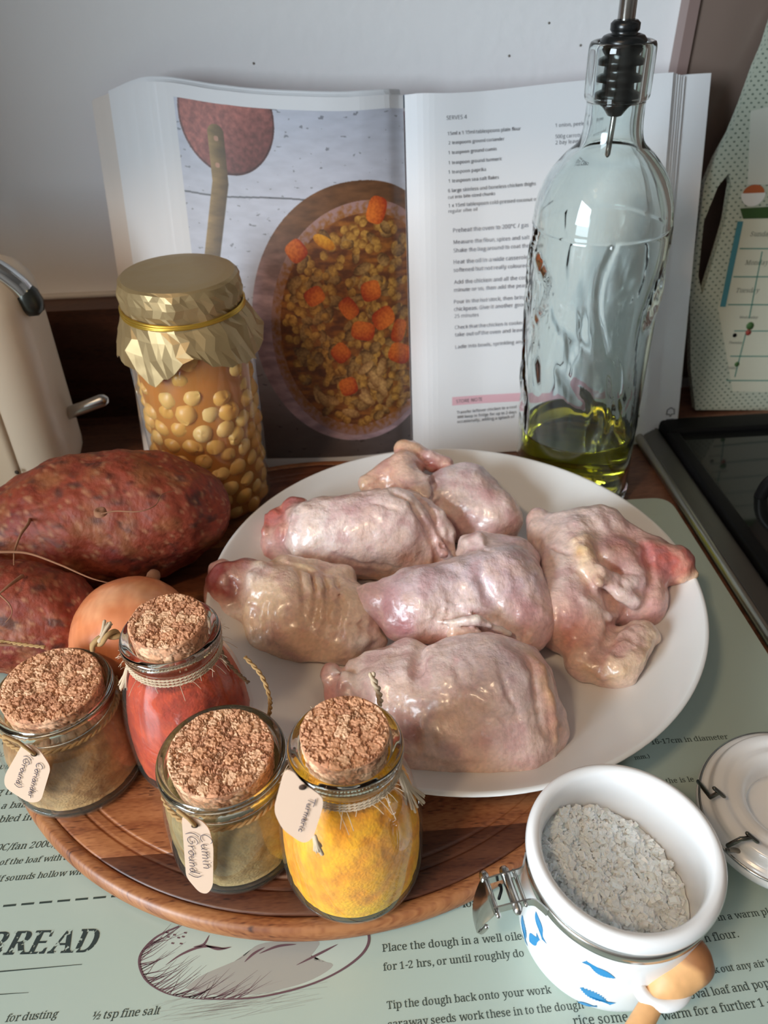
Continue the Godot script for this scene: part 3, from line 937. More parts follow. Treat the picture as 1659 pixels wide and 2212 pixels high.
func chicken() -> void:
	mottle = noise(55.0, 11, 3)
	fleck = noise(420.0, 12, 3)
	var flesh := material(Color.WHITE, 0.36)
	flesh.vertex_color_use_as_albedo = true
	flesh.subsurf_scatter_enabled = true
	flesh.subsurf_scatter_strength = 0.12
	flesh.clearcoat_enabled = true
	flesh.clearcoat = 0.6
	flesh.clearcoat_roughness = 0.16
	bumpy(flesh, noise_tex(0.03, 9, null, 256, 5), 0.038, 42.0)
	var SK := lin(240, 212, 204)   # pale skin
	var PK := lin(232, 184, 176)   # pink skin
	var BL := lin(220, 198, 202)   # bluish thin skin
	var MT := lin(204, 108, 96)    # cut meat
	var DK := lin(150, 66, 62)     # dark meat
	var FA := lin(236, 200, 160)   # yellowish fat
	var WH := lin(240, 222, 210)   # white fat
	var OR := lin(226, 160, 112)
	var FLOOR := 0.0214
	var thighs := [
		["plump chicken thigh with shiny cut pink end, behind the yellowish one", Vector3(0.6, 1, 1), [
			[Vector3(-0.0137,0.0470,-0.3788), Vector3(0.0319,0.0510,-0.3757), 0.0232, 0.0250, SK, 1.0, 0.012],
			[Vector3(0.0297,0.0460,-0.3832), Vector3(0.0551,0.0420,-0.3764), 0.0205, 0.0155, PK, 1.0, 0.012],
			[Vector3(-0.0398,0.0460,-0.3973), Vector3(-0.0387,0.0360,-0.3839), 0.0085, 0.0100, MT, 1.0, 0.005],
			[Vector3(-0.0278,0.0510,-0.4017), Vector3(-0.0301,0.0480,-0.3820), 0.0085, 0.010, MT, 1.0, 0.006],
			[Vector3(-0.0429,0.0400,-0.3840), Vector3(-0.0289,0.0340,-0.3763), 0.008, 0.008, WH, 1.0, 0.006],
			[Vector3(0.0430,0.0600,-0.3996), Vector3(0.0590,0.0580,-0.3764), 0.0035, 0.0035, SK, 1.0, 0.005],
			[Vector3(0.0590,0.0580,-0.3764), Vector3(0.0656,0.0420,-0.3596), 0.0035, 0.0040, SK, 1.0, 0.005],
			[Vector3(0.0514,0.0600,-0.3840), Vector3(0.0593,0.0500,-0.3507), 0.0030, 0.0030, PK, 1.0, 0.003],
			[Vector3(-0.0147,0.0320,-0.3750), Vector3(0.0510,0.0320,-0.3654), 0.0115, 0.0115, OR, 1.0, 0.012]]],
		["chicken thigh at the back of the plate with a folded peach skin flap", Vector3(1, 1, 0.7), [
			[Vector3(0.0803,0.0430,-0.4066), Vector3(0.0967,0.0410,-0.3926), 0.0215, 0.0195, SK, 1.0, 0.012],
			[Vector3(0.0628,0.0470,-0.4132), Vector3(0.0848,0.0470,-0.4163), 0.015, 0.018, BL, 1.0, 0.012],
			[Vector3(0.0211,0.0500,-0.4265), Vector3(0.0452,0.0550,-0.4360), 0.008, 0.0115, OR.lerp(SK, 0.5), 1.0, 0.008],
			[Vector3(0.0427,0.0580,-0.4262), Vector3(0.0506,0.0580,-0.4017), 0.0085, 0.0075, OR.lerp(SK, 0.6), 1.0, 0.006],
			[Vector3(0.0498,0.0560,-0.4524), Vector3(0.0693,0.0540,-0.4395), 0.0095, 0.0070, MT, 0.8, 0.006],
			[Vector3(0.0454,0.0600,-0.4537), Vector3(0.0543,0.0600,-0.4474), 0.0050, 0.0050, FA, 1.0, 0.004],
			[Vector3(0.0628,0.0600,-0.4390), Vector3(0.0738,0.0560,-0.4360), 0.0045, 0.0036, SK, 1.0, 0.004],
			[Vector3(0.0491,0.0600,-0.4015), Vector3(0.0572,0.0580,-0.3960), 0.004, 0.0035, SK, 1.0, 0.004],
			[Vector3(0.0359,0.0360,-0.4206), Vector3(0.0797,0.0360,-0.4008), 0.014, 0.014, PK, 1.0, 0.01]]],
		["knobbly chicken thigh at the right rim of the plate with a curled skin tail", Vector3(1, 0.7, 1), [
			[Vector3(0.1268,0.0460,-0.3666), Vector3(0.1539,0.0520,-0.3586), 0.0135, 0.0165, SK, 1.0, 0.01],
			[Vector3(0.1536,0.0500,-0.3566), Vector3(0.1787,0.0500,-0.3389), 0.0150, 0.0110, PK, 1.0, 0.01],
			[Vector3(0.1359,0.0480,-0.3434), Vector3(0.1219,0.0420,-0.3041), 0.0205, 0.0185, SK, 1.0, 0.014],
			[Vector3(0.1219,0.0500,-0.3783), Vector3(0.1263,0.0450,-0.3702), 0.0065, 0.0085, PK, 1.0, 0.006],
			[Vector3(0.1773,0.0480,-0.3301), Vector3(0.1902,0.0490,-0.3285), 0.0140, 0.0120, MT, 1.0, 0.006],
			[Vector3(0.1909,0.0470,-0.3187), Vector3(0.1993,0.0480,-0.3199), 0.0028, 0.0032, FA, 1.0, 0.002],
			[Vector3(0.1559,0.0500,-0.3287), Vector3(0.1688,0.0420,-0.3108), 0.0160, 0.0125, MT.lerp(SK, 0.4), 1.0, 0.008],
			[Vector3(0.1461,0.0600,-0.3281), Vector3(0.1635,0.0540,-0.3135), 0.0050, 0.0040, SK, 1.0, 0.007],
			[Vector3(0.1474,0.0360,-0.3116), Vector3(0.1673,0.0340,-0.3099), 0.0125, 0.0115, MT.lerp(SK, 0.6), 1.0, 0.008],
			[Vector3(0.1383,0.0610,-0.3119), Vector3(0.1569,0.0500,-0.2997), 0.0050, 0.0040, SK, 1.0, 0.004],
			[Vector3(0.1363,0.0660,-0.3342), Vector3(0.1352,0.0630,-0.3024), 0.0040, 0.0035, FA, 1.0, 0.005],
			[Vector3(0.1200,0.0400,-0.3009), Vector3(0.1303,0.0360,-0.2897), 0.0185, 0.0150, PK.lerp(OR, 0.3), 1.0, 0.01],
			[Vector3(0.1254,0.0330,-0.2761), Vector3(0.1399,0.0350,-0.2712), 0.0120, 0.0125, SK.lerp(OR, 0.3), 1.0, 0.006],
			[Vector3(0.1394,0.0360,-0.2704), Vector3(0.1572,0.0400,-0.2843), 0.0125, 0.0090, FA.lerp(SK, 0.5), 1.0, 0.007],
			[Vector3(0.1569,0.0410,-0.2840), Vector3(0.1646,0.0400,-0.2815), 0.0045, 0.0025, FA, 1.0, 0.003],
			[Vector3(0.1297,0.0520,-0.2710), Vector3(0.1467,0.0550,-0.2797), 0.0055, 0.0050, SK, 1.0, 0.0015, true],
			[Vector3(0.1385,0.0500,-0.2672), Vector3(0.1445,0.0500,-0.2692), 0.0045, 0.0035, SK, 1.0, 0.002, true]]],
		["chicken thigh in the middle of the plate with a pointed bluish pink end", Vector3(1, 0.5, 0.35), [
			[Vector3(0.0135,0.0520,-0.3129), Vector3(0.0386,0.0500,-0.3093), 0.0070, 0.0165, PK.lerp(BL, 0.5), 1.0, 0.01],
			[Vector3(-0.0005,0.0540,-0.3218), Vector3(0.0147,0.0520,-0.3124), 0.0018, 0.0078, PK, 1.0, 0.006],
			[Vector3(0.0386,0.0500,-0.3093), Vector3(0.0858,0.0520,-0.3156), 0.0185, 0.0240, BL, 1.0, 0.014],
			[Vector3(0.0812,0.0500,-0.3464), Vector3(0.0987,0.0500,-0.3384), 0.0140, 0.0150, BL.lerp(PK, 0.5), 1.0, 0.012],
			[Vector3(0.0733,0.0560,-0.3506), Vector3(0.0822,0.0560,-0.3541), 0.0050, 0.0050, SK, 1.0, 0.004],
			[Vector3(0.0599,0.0440,-0.2973), Vector3(0.0925,0.0420,-0.2944), 0.0110, 0.0150, PK, 1.0, 0.01],
			[Vector3(0.0906,0.0480,-0.3119), Vector3(0.0988,0.0440,-0.3006), 0.0170, 0.0160, PK, 1.0, 0.012],
			[Vector3(0.0275,0.0460,-0.3001), Vector3(0.0517,0.0450,-0.2929), 0.0085, 0.0070, MT.lerp(PK, 0.45), 1.0, 0.008],
			[Vector3(0.0558,0.0540,-0.2816), Vector3(0.0640,0.0530,-0.2799), 0.0048, 0.0048, OR.lerp(SK, 0.4), 1.0, 0.002],
			[Vector3(0.0499,0.0600,-0.2839), Vector3(0.0660,0.0640,-0.2807), 0.0018, 0.0022, WH, 1.0, 0.003],
			[Vector3(0.0660,0.0640,-0.2807), Vector3(0.0830,0.0540,-0.2784), 0.0022, 0.0020, WH, 1.0, 0.003]]],
		["yellowish wrinkled chicken thigh at the left rim with a dark red end", Vector3(0.35, 1, 1.2), [
			[Vector3(-0.0462,0.0440,-0.3333), Vector3(-0.0305,0.0400,-0.3171), 0.0165, 0.0180, FA.lerp(SK, 0.35), 1.0, 0.01],
			[Vector3(-0.0303,0.0440,-0.3241), Vector3(0.0004,0.0400,-0.3142), 0.0190, 0.0190, FA.lerp(SK, 0.45), 1.0, 0.012],
			[Vector3(-0.0438,0.0340,-0.3117), Vector3(-0.0030,0.0320,-0.3027), 0.0125, 0.0130, FA.lerp(SK, 0.25), 1.0, 0.012],
			[Vector3(-0.0650,0.0470,-0.3389), Vector3(-0.0565,0.0490,-0.3405), 0.0135, 0.0120, DK, 1.0, 0.004],
			[Vector3(-0.0720,0.0440,-0.3538), Vector3(-0.0732,0.0400,-0.3363), 0.0075, 0.0080, MT.lerp(SK, 0.4), 1.0, 0.005],
			[Vector3(-0.0696,0.0400,-0.3253), Vector3(-0.0591,0.0400,-0.3228), 0.0040, 0.0050, WH, 1.0, 0.004],
			[Vector3(-0.0475,0.0570,-0.3366), Vector3(-0.0504,0.0550,-0.3286), 0.0055, 0.0045, WH.lerp(FA, 0.5), 1.0, 0.004],
			[Vector3(-0.0325,0.0520,-0.3448), Vector3(-0.0010,0.0480,-0.3363), 0.0070, 0.0080, FA.lerp(SK, 0.5), 1.0, 0.008],
			[Vector3(0.0053,0.0400,-0.3100), Vector3(0.0160,0.0320,-0.3009), 0.0100, 0.0060, WH.lerp(FA, 0.5), 1.0, 0.006],
			[Vector3(-0.0506,0.0520,-0.2881), Vector3(-0.0427,0.0480,-0.2879), 0.0030, 0.0030, SK, 1.0, 0.003, true]]],
		["broad smooth chicken thigh at the front of the plate beside the turmeric", Vector3(1, 1, 1), [
			[Vector3(0.0207,0.0420,-0.2533), Vector3(0.0674,0.0470,-0.2447), 0.0190, 0.0285, SK, 1.0, 0.014],
			[Vector3(0.0577,0.0480,-0.2550), Vector3(0.0775,0.0460,-0.2490), 0.0200, 0.0200, BL, 1.0, 0.014],
			[Vector3(0.0329,0.0340,-0.2288), Vector3(0.0768,0.0340,-0.2253), 0.0160, 0.0170, SK.lerp(FA, 0.3), 1.0, 0.014],
			[Vector3(0.0033,0.0440,-0.2697), Vector3(0.0296,0.0460,-0.2717), 0.0070, 0.0120, SK, 1.0, 0.008],
			[Vector3(-0.0097,0.0420,-0.2711), Vector3(-0.0044,0.0360,-0.2621), 0.0060, 0.0095, MT.lerp(PK, 0.4), 1.0, 0.004],
			[Vector3(-0.0013,0.0470,-0.2590), Vector3(0.0048,0.0440,-0.2545), 0.0055, 0.0055, WH, 1.0, 0.003],
			[Vector3(0.0215,0.0360,-0.2369), Vector3(0.0229,0.0320,-0.2291), 0.0080, 0.0080, MT.lerp(SK, 0.2), 1.0, 0.004],
			[Vector3(0.0224,0.0300,-0.2241), Vector3(0.0266,0.0300,-0.2224), 0.0070, 0.0075, SK, 1.0, 0.004],
			[Vector3(0.0940,0.0460,-0.2600), Vector3(0.0949,0.0380,-0.2340), 0.0065, 0.0065, OR.lerp(SK, 0.65), 1.0, 0.003],
			[Vector3(0.0852,0.0360,-0.2283), Vector3(0.0975,0.0260,-0.2234), 0.0120, 0.0035, PK, 1.0, 0.008],
			[Vector3(0.0870,0.0360,-0.2363), Vector3(0.0931,0.0360,-0.2330), 0.0110, 0.0090, PK.lerp(BL, 0.5), 1.0, 0.01]]],
	]
	for t in thighs:
		var b := Blob.new()
		b.floor_y = FLOOR
		b.wob = noise(70.0, used.size() + 3, 2)
		b.fine = noise(230.0, used.size() + 31, 3)
		b.stretch = t[1]
		var mid := Vector3.ZERO
		for q in t[2]: mid += (q[0] + q[1]) * 0.5 / t[2].size()
		mid.y = FLOOR
		for q in t[2]: b.add(q[0], q[1], q[2], q[3], q[4], q[5], q[6], q.size() > 7)
		details(thighs.find(t), b)
		var mesh := b.mesh(0.0012, skin_paint)
		var o := MeshInstance3D.new()
		o.mesh = mesh
		o.material_override = flesh
		put(o, "chicken_thigh", t[0], "chicken", Vector3.ZERO, 0.0, "raw chicken thighs on the plate")


func details(which: int, b: Blob) -> void:
	# folds, wrinkles, edges of skin and patches of colour of each thigh
	var eye := Vector3(0, 0.348, 0)
	var SK := lin(242, 216, 208)
	var PK := lin(224, 172, 164)
	var BL := lin(204, 176, 180)
	var MT := lin(192, 96, 86)
	var DK := lin(140, 60, 58)
	var FA := lin(238, 204, 164)
	var WH := lin(244, 226, 216)
	var OR := lin(214, 162, 120)
	match which:
		0:
			b.spot(b.surface(eye, Vector3(-0.0280,-0.6191,-0.7848)), 0.016, Color(lin(248,232,226), 0.8))
			b.spot(b.surface(eye, Vector3(0.0817,-0.6490,-0.7564)), 0.01, Color(lin(214,140,92), 0.7))
			b.spot(b.surface(eye, Vector3(0.0267,-0.5983,-0.8008)), 0.012, Color(lin(206,160,160), 0.6))
			b.spot(b.surface(eye, Vector3(-0.0743,-0.6107,-0.7883)), 0.008, Color(lin(200,104,96), 0.5))
			b.line(eye, [Vector3(-0.0194,-0.5828,-0.8124), Vector3(-0.0462,-0.5872,-0.8081), Vector3(-0.0576,-0.5982,-0.7993), Vector3(-0.0625,-0.6164,-0.7849), Vector3(-0.0589,-0.6387,-0.7672), Vector3(-0.0469,-0.6505,-0.7581)], 0.0017, WH, 0.002, false, 0.35)
			b.line(eye, [Vector3(0.0873,-0.5762,-0.8126), Vector3(0.1128,-0.5884,-0.8007), Vector3(0.1291,-0.6041,-0.7864), Vector3(0.1388,-0.6214,-0.7711), Vector3(0.1415,-0.6439,-0.7519)], 0.0022, SK, 0.0025, false, 0.35)
			b.line(eye, [Vector3(0.0985,-0.5848,-0.8052), Vector3(0.1207,-0.6010,-0.7901), Vector3(0.1295,-0.6217,-0.7725), Vector3(0.1320,-0.6466,-0.7513)], 0.0016, SK, 0.002, false, 0.35)
			b.line(eye, [Vector3(0.1088,-0.5875,-0.8019), Vector3(0.1150,-0.5907,-0.7986), Vector3(0.1194,-0.5863,-0.8012), Vector3(0.1156,-0.5826,-0.8045)], 0.0018, WH, 0.002, false, 0.35)
			b.line(eye, [Vector3(0.0927,-0.5829,-0.8072), Vector3(0.1160,-0.6002,-0.7914), Vector3(0.1248,-0.6219,-0.7731), Vector3(0.1268,-0.6468,-0.7521)], 0.0014, PK, 0.002, true, 0.0)
			b.line(eye, [Vector3(0.0693,-0.5810,-0.8110), Vector3(0.1000,-0.6038,-0.7909), Vector3(0.1155,-0.6290,-0.7688), Vector3(0.1187,-0.6528,-0.7482)], 0.0016, PK, 0.003, true, 0.0)
			b.line(eye, [Vector3(-0.0762,-0.5894,-0.8042), Vector3(-0.0707,-0.6087,-0.7902), Vector3(-0.0745,-0.6291,-0.7737)], 0.0016, MT, 0.003, true, 0.0)
			b.line(eye, [Vector3(-0.0935,-0.5957,-0.7977), Vector3(-0.0966,-0.6131,-0.7841), Vector3(-0.0958,-0.6337,-0.7676)], 0.002, MT, 0.002, false, 0.35)
			b.line(eye, [Vector3(0.0163,-0.5797,-0.8146), Vector3(0.0391,-0.5915,-0.8054), Vector3(0.0739,-0.5991,-0.7972)], 0.0008, PK, 0.002, true, 0.0)
			b.line(eye, [Vector3(-0.0236,-0.6377,-0.7699), Vector3(0.0108,-0.6508,-0.7592), Vector3(0.0575,-0.6565,-0.7521)], 0.0009, PK, 0.003, true, 0.0)
		1:
			b.spot(b.surface(eye, Vector3(0.1914,-0.5765,-0.7943)), 0.01, Color(lin(206,144,138), 0.6))
			b.spot(b.surface(eye, Vector3(0.1564,-0.5880,-0.7936)), 0.012, Color(lin(206,186,184), 0.6))
			b.spot(b.surface(eye, Vector3(0.0649,-0.5605,-0.8256)), 0.01, Color(lin(228,176,148), 0.7))
			b.spot(b.surface(eye, Vector3(0.2109,-0.6169,-0.7583)), 0.012, Color(lin(214,158,146), 0.6))
			b.spot(b.surface(eye, Vector3(0.1240,-0.5529,-0.8240)), 0.006, Color(lin(176,86,84), 0.7))
			b.line(eye, [Vector3(0.0994,-0.5547,-0.8261), Vector3(0.1095,-0.5692,-0.8149), Vector3(0.1107,-0.5856,-0.8030), Vector3(0.1151,-0.5969,-0.7940)], 0.0024, SK, 0.002, false, 0.35)
			b.line(eye, [Vector3(0.1156,-0.5565,-0.8228), Vector3(0.1192,-0.5724,-0.8112), Vector3(0.1192,-0.5892,-0.7991), Vector3(0.1205,-0.6034,-0.7883)], 0.002, PK, 0.002, true, 0.0)
			b.line(eye, [Vector3(0.1037,-0.5508,-0.8282), Vector3(0.1209,-0.5554,-0.8227), Vector3(0.1404,-0.5510,-0.8226)], 0.0022, MT, 0.002, false, 0.35)
			b.line(eye, [Vector3(0.1042,-0.5434,-0.8330), Vector3(0.1154,-0.5506,-0.8268), Vector3(0.1300,-0.5503,-0.8248)], 0.0016, MT, 0.002, true, 0.0)
			b.line(eye, [Vector3(0.0526,-0.5677,-0.8216), Vector3(0.0760,-0.5704,-0.8179), Vector3(0.0929,-0.5800,-0.8093)], 0.001, PK, 0.002, true, 0.0)
			b.line(eye, [Vector3(0.0404,-0.5737,-0.8180), Vector3(0.0695,-0.5781,-0.8130), Vector3(0.0865,-0.5872,-0.8048)], 0.0009, PK, 0.002, true, 0.0)
			b.line(eye, [Vector3(0.0318,-0.5696,-0.8213), Vector3(0.0295,-0.5768,-0.8163), Vector3(0.0313,-0.5841,-0.8111)], 0.0016, FA, 0.002, false, 0.35)
		2:
			b.spot(b.surface(eye, Vector3(0.3336,-0.6142,-0.7152)), 0.01, Color(lin(176,112,92), 0.7))
			b.spot(b.surface(eye, Vector3(0.2747,-0.6999,-0.6593)), 0.014, Color(lin(222,142,116), 0.8))
			b.spot(b.surface(eye, Vector3(0.3820,-0.6172,-0.6878)), 0.012, Color(lin(196,98,84), 0.6))
			b.spot(b.surface(eye, Vector3(0.2939,-0.6271,-0.7213)), 0.004, Color(lin(226,168,84), 0.7))
			b.spot(b.surface(eye, Vector3(0.3196,-0.6504,-0.6891)), 0.01, Color(lin(236,200,186), 0.7))
			b.spot(b.surface(eye, Vector3(0.3203,-0.6994,-0.6389)), 0.008, Color(lin(168,84,70), 0.7))
			b.spot(b.surface(eye, Vector3(0.3040,-0.7227,-0.6207)), 0.012, Color(lin(230,186,150), 0.7))
			b.line(eye, [Vector3(0.2881,-0.6162,-0.7330), Vector3(0.2978,-0.6244,-0.7221), Vector3(0.2938,-0.6430,-0.7073)], 0.0022, FA, 0.003, false, 0.35)
			b.line(eye, [Vector3(0.3151,-0.6268,-0.7126), Vector3(0.3309,-0.6401,-0.6934), Vector3(0.3379,-0.6478,-0.6828)], 0.0018, MT, 0.003, true, 0.0)
			b.line(eye, [Vector3(0.2936,-0.6447,-0.7058), Vector3(0.3051,-0.6611,-0.6855), Vector3(0.3117,-0.6728,-0.6709)], 0.0018, PK, 0.003, true, 0.0)
			b.line(eye, [Vector3(0.3377,-0.6718,-0.6593), Vector3(0.3229,-0.6856,-0.6524), Vector3(0.3134,-0.7026,-0.6388), Vector3(0.3003,-0.7155,-0.6308)], 0.0030, MT, 0.004, true, 0.0)
			b.line(eye, [Vector3(0.2928,-0.6692,-0.6829), Vector3(0.3168,-0.6798,-0.6614), Vector3(0.3251,-0.6774,-0.6598)], 0.002, SK, 0.004, false, 0.35)
			b.line(eye, [Vector3(0.2875,-0.7258,-0.6250), Vector3(0.3026,-0.7308,-0.6118), Vector3(0.3263,-0.7211,-0.6112), Vector3(0.3478,-0.7057,-0.6173), Vector3(0.3586,-0.6923,-0.6262)], 0.0022, FA, 0.002, false, 0.35)
			b.line(eye, [Vector3(0.3158,-0.6394,-0.7010), Vector3(0.3400,-0.6474,-0.6821), Vector3(0.3584,-0.6557,-0.6646)], 0.0022, PK, 0.005, false, 0.35)
			b.line(eye, [Vector3(0.3334,-0.6600,-0.6732), Vector3(0.3460,-0.6462,-0.6802), Vector3(0.3577,-0.6422,-0.6780)], 0.0026, SK, 0.005, false, 0.35)
			b.line(eye, [Vector3(0.3650,-0.6061,-0.7067), Vector3(0.3682,-0.6223,-0.6908), Vector3(0.3704,-0.6362,-0.6768), Vector3(0.3604,-0.6584,-0.6608)], 0.0022, MT, 0.003, true, 0.0)
			b.line(eye, [Vector3(0.2541,-0.6259,-0.7373), Vector3(0.2779,-0.6294,-0.7257), Vector3(0.2925,-0.6142,-0.7329)], 0.0012, PK, 0.002, true, 0.0)
			b.line(eye, [Vector3(0.2360,-0.5940,-0.7691), Vector3(0.2396,-0.6051,-0.7593), Vector3(0.2327,-0.6216,-0.7480)], 0.0016, SK, 0.002, false, 0.35)
			b.line(eye, [Vector3(0.3284,-0.6952,-0.6395), Vector3(0.3389,-0.6900,-0.6396), Vector3(0.3440,-0.6945,-0.6320)], 0.0014, MT, 0.002, true, 0.0)
			b.line(eye, [Vector3(0.2657,-0.6895,-0.6738), Vector3(0.2835,-0.6927,-0.6632), Vector3(0.3047,-0.6871,-0.6596)], 0.001, PK, 0.002, true, 0.0)
		3:
			b.spot(b.surface(eye, Vector3(0.0701,-0.7107,-0.7000)), 0.01, Color(lin(176,92,104), 0.8))
			b.spot(b.surface(eye, Vector3(0.0484,-0.6932,-0.7191)), 0.014, Color(lin(188,130,134), 0.7))
			b.spot(b.surface(eye, Vector3(0.1259,-0.6753,-0.7268)), 0.014, Color(lin(214,186,184), 0.6))
			b.spot(b.surface(eye, Vector3(0.2076,-0.6527,-0.7286)), 0.012, Color(lin(200,158,158), 0.6))
			b.spot(b.surface(eye, Vector3(0.2156,-0.6816,-0.6993)), 0.01, Color(lin(206,150,144), 0.6))
			b.line(eye, [Vector3(0.0584,-0.7107,-0.7011), Vector3(0.1058,-0.7016,-0.7047), Vector3(0.1522,-0.6971,-0.7006), Vector3(0.1794,-0.7053,-0.6858), Vector3(0.1918,-0.7216,-0.6653)], 0.0012, WH, 0.0015, false, 0.35)
			b.line(eye, [Vector3(0.0686,-0.7140,-0.6968), Vector3(0.1169,-0.7062,-0.6983), Vector3(0.1516,-0.7024,-0.6954), Vector3(0.1706,-0.7092,-0.6840), Vector3(0.1807,-0.7218,-0.6681)], 0.0011, SK, 0.0015, false, 0.35)
			b.line(eye, [Vector3(0.1210,-0.7105,-0.6932), Vector3(0.1510,-0.7073,-0.6905), Vector3(0.1639,-0.7129,-0.6818), Vector3(0.1695,-0.7219,-0.6709)], 0.001, WH, 0.0015, false, 0.35)
			b.line(eye, [Vector3(0.0530,-0.7065,-0.7057), Vector3(0.1064,-0.6962,-0.7099), Vector3(0.1557,-0.6915,-0.7054), Vector3(0.1882,-0.7022,-0.6867), Vector3(0.2020,-0.7190,-0.6650)], 0.001, SK, 0.0015, false, 0.35)
			b.line(eye, [Vector3(0.0890,-0.6965,-0.7120), Vector3(0.1244,-0.6897,-0.7133), Vector3(0.1591,-0.6863,-0.7097), Vector3(0.1971,-0.6977,-0.6887), Vector3(0.2123,-0.7160,-0.6651)], 0.0009, SK, 0.0015, false, 0.35)
			b.line(eye, [Vector3(0.1463,-0.6419,-0.7527), Vector3(0.1576,-0.6306,-0.7600), Vector3(0.1753,-0.6241,-0.7614), Vector3(0.1790,-0.6338,-0.7525)], 0.0024, SK, 0.002, false, 0.35)
			b.line(eye, [Vector3(0.1519,-0.6434,-0.7503), Vector3(0.1652,-0.6360,-0.7538), Vector3(0.1810,-0.6372,-0.7491)], 0.0014, PK, 0.002, true, 0.0)
			b.line(eye, [Vector3(0.1718,-0.6621,-0.7295), Vector3(0.1782,-0.6766,-0.7145), Vector3(0.1903,-0.6840,-0.7042)], 0.0014, PK, 0.004, true, 0.0)
			b.line(eye, [Vector3(0.2085,-0.6946,-0.6885), Vector3(0.2208,-0.7052,-0.6737), Vector3(0.2161,-0.7194,-0.6601)], 0.0012, PK, 0.003, true, 0.0)
			b.line(eye, [Vector3(-0.0017,-0.6745,-0.7383), Vector3(0.0036,-0.6816,-0.7317), Vector3(0.0246,-0.6968,-0.7168)], 0.0014, WH, 0.002, false, 0.35)
			b.line(eye, [Vector3(0.1189,-0.7138,-0.6902), Vector3(0.1364,-0.7106,-0.6903)], 0.0012, DK, 0.0015, true, 0.0)
		4:
			b.spot(b.surface(eye, Vector3(-0.0967,-0.6795,-0.7272)), 0.012, Color(lin(236,202,158), 0.7))
			b.spot(b.surface(eye, Vector3(-0.0331,-0.6855,-0.7274)), 0.014, Color(lin(206,164,130), 0.7))
			b.spot(b.surface(eye, Vector3(-0.1381,-0.6579,-0.7403)), 0.01, Color(lin(142,58,58), 0.8))
			b.spot(b.surface(eye, Vector3(-0.1586,-0.6710,-0.7243)), 0.008, Color(lin(200,120,108), 0.6))
			b.spot(b.surface(eye, Vector3(-0.0594,-0.7243,-0.6869)), 0.014, Color(lin(204,154,122), 0.6))
			b.line(eye, [Vector3(-0.1197,-0.6630,-0.7390), Vector3(-0.1144,-0.6533,-0.7484), Vector3(-0.1025,-0.6477,-0.7550)], 0.003, WH, 0.002, false, 0.35)
			b.line(eye, [Vector3(-0.1140,-0.6646,-0.7384), Vector3(-0.1205,-0.6766,-0.7264), Vector3(-0.1270,-0.6882,-0.7143), Vector3(-0.1322,-0.6998,-0.7020)], 0.0016, FA, 0.002, false, 0.35)
			b.line(eye, [Vector3(-0.1067,-0.6741,-0.7309), Vector3(-0.1170,-0.6917,-0.7127), Vector3(-0.1123,-0.7089,-0.6963), Vector3(-0.0903,-0.7219,-0.6861)], 0.0009, OR, 0.004, true, 0.0)
			b.line(eye, [Vector3(-0.0887,-0.6641,-0.7423), Vector3(-0.0981,-0.6836,-0.7232), Vector3(-0.1015,-0.6998,-0.7071), Vector3(-0.0934,-0.7168,-0.6910)], 0.0009, OR, 0.004, true, 0.0)
			b.line(eye, [Vector3(-0.0599,-0.6520,-0.7558), Vector3(-0.0501,-0.6777,-0.7336), Vector3(-0.0549,-0.7025,-0.7095)], 0.0009, OR, 0.004, true, 0.0)
			b.line(eye, [Vector3(-0.0437,-0.6552,-0.7542), Vector3(-0.0363,-0.6810,-0.7314), Vector3(-0.0429,-0.7056,-0.7073)], 0.0009, OR, 0.004, true, 0.0)
			b.line(eye, [Vector3(-0.0281,-0.6589,-0.7517), Vector3(-0.0203,-0.6863,-0.7270), Vector3(-0.0295,-0.7127,-0.7009)], 0.0009, OR, 0.004, true, 0.0)
			b.line(eye, [Vector3(-0.0092,-0.6654,-0.7465), Vector3(-0.0056,-0.6935,-0.7205), Vector3(-0.0124,-0.7178,-0.6962)], 0.0009, OR, 0.004, true, 0.0)
			b.line(eye, [Vector3(-0.1042,-0.7067,-0.6998), Vector3(-0.1037,-0.7164,-0.6900)], 0.0024, OR, 0.002, true, 0.0)
			b.line(eye, [Vector3(-0.0710,-0.6448,-0.7611), Vector3(-0.0482,-0.6521,-0.7566), Vector3(-0.0255,-0.6626,-0.7485)], 0.0018, FA, 0.002, false, 0.35)
			b.line(eye, [Vector3(0.0056,-0.7255,-0.6882), Vector3(0.0211,-0.7221,-0.6915), Vector3(0.0317,-0.7216,-0.6916)], 0.0028, WH, 0.002, false, 0.35)
			b.line(eye, [Vector3(0.0012,-0.7092,-0.7050), Vector3(0.0188,-0.7091,-0.7049), Vector3(0.0322,-0.7160,-0.6974)], 0.0014, DK, 0.002, true, 0.0)
			b.line(eye, [Vector3(-0.1591,-0.6785,-0.7172), Vector3(-0.1448,-0.6832,-0.7157), Vector3(-0.1323,-0.6834,-0.7180)], 0.0014, WH, 0.0015, false, 0.35)
			b.line(eye, [Vector3(-0.1447,-0.6466,-0.7490), Vector3(-0.1408,-0.6558,-0.7417), Vector3(-0.1344,-0.6619,-0.7374)], 0.0016, DK, 0.002, true, 0.0)
		5:
			b.spot(b.surface(eye, Vector3(0.1748,-0.7406,-0.6489)), 0.016, Color(lin(184,168,182), 0.8))
			b.spot(b.surface(eye, Vector3(0.1071,-0.7408,-0.6631)), 0.012, Color(lin(228,206,196), 0.6))
			b.spot(b.surface(eye, Vector3(0.1009,-0.7877,-0.6077)), 0.018, Color(lin(210,180,164), 0.7))
			b.spot(b.surface(eye, Vector3(0.1358,-0.8117,-0.5680)), 0.012, Color(lin(226,186,168), 0.7))
			b.spot(b.surface(eye, Vector3(0.1875,-0.7946,-0.5775)), 0.014, Color(lin(206,160,156), 0.6))
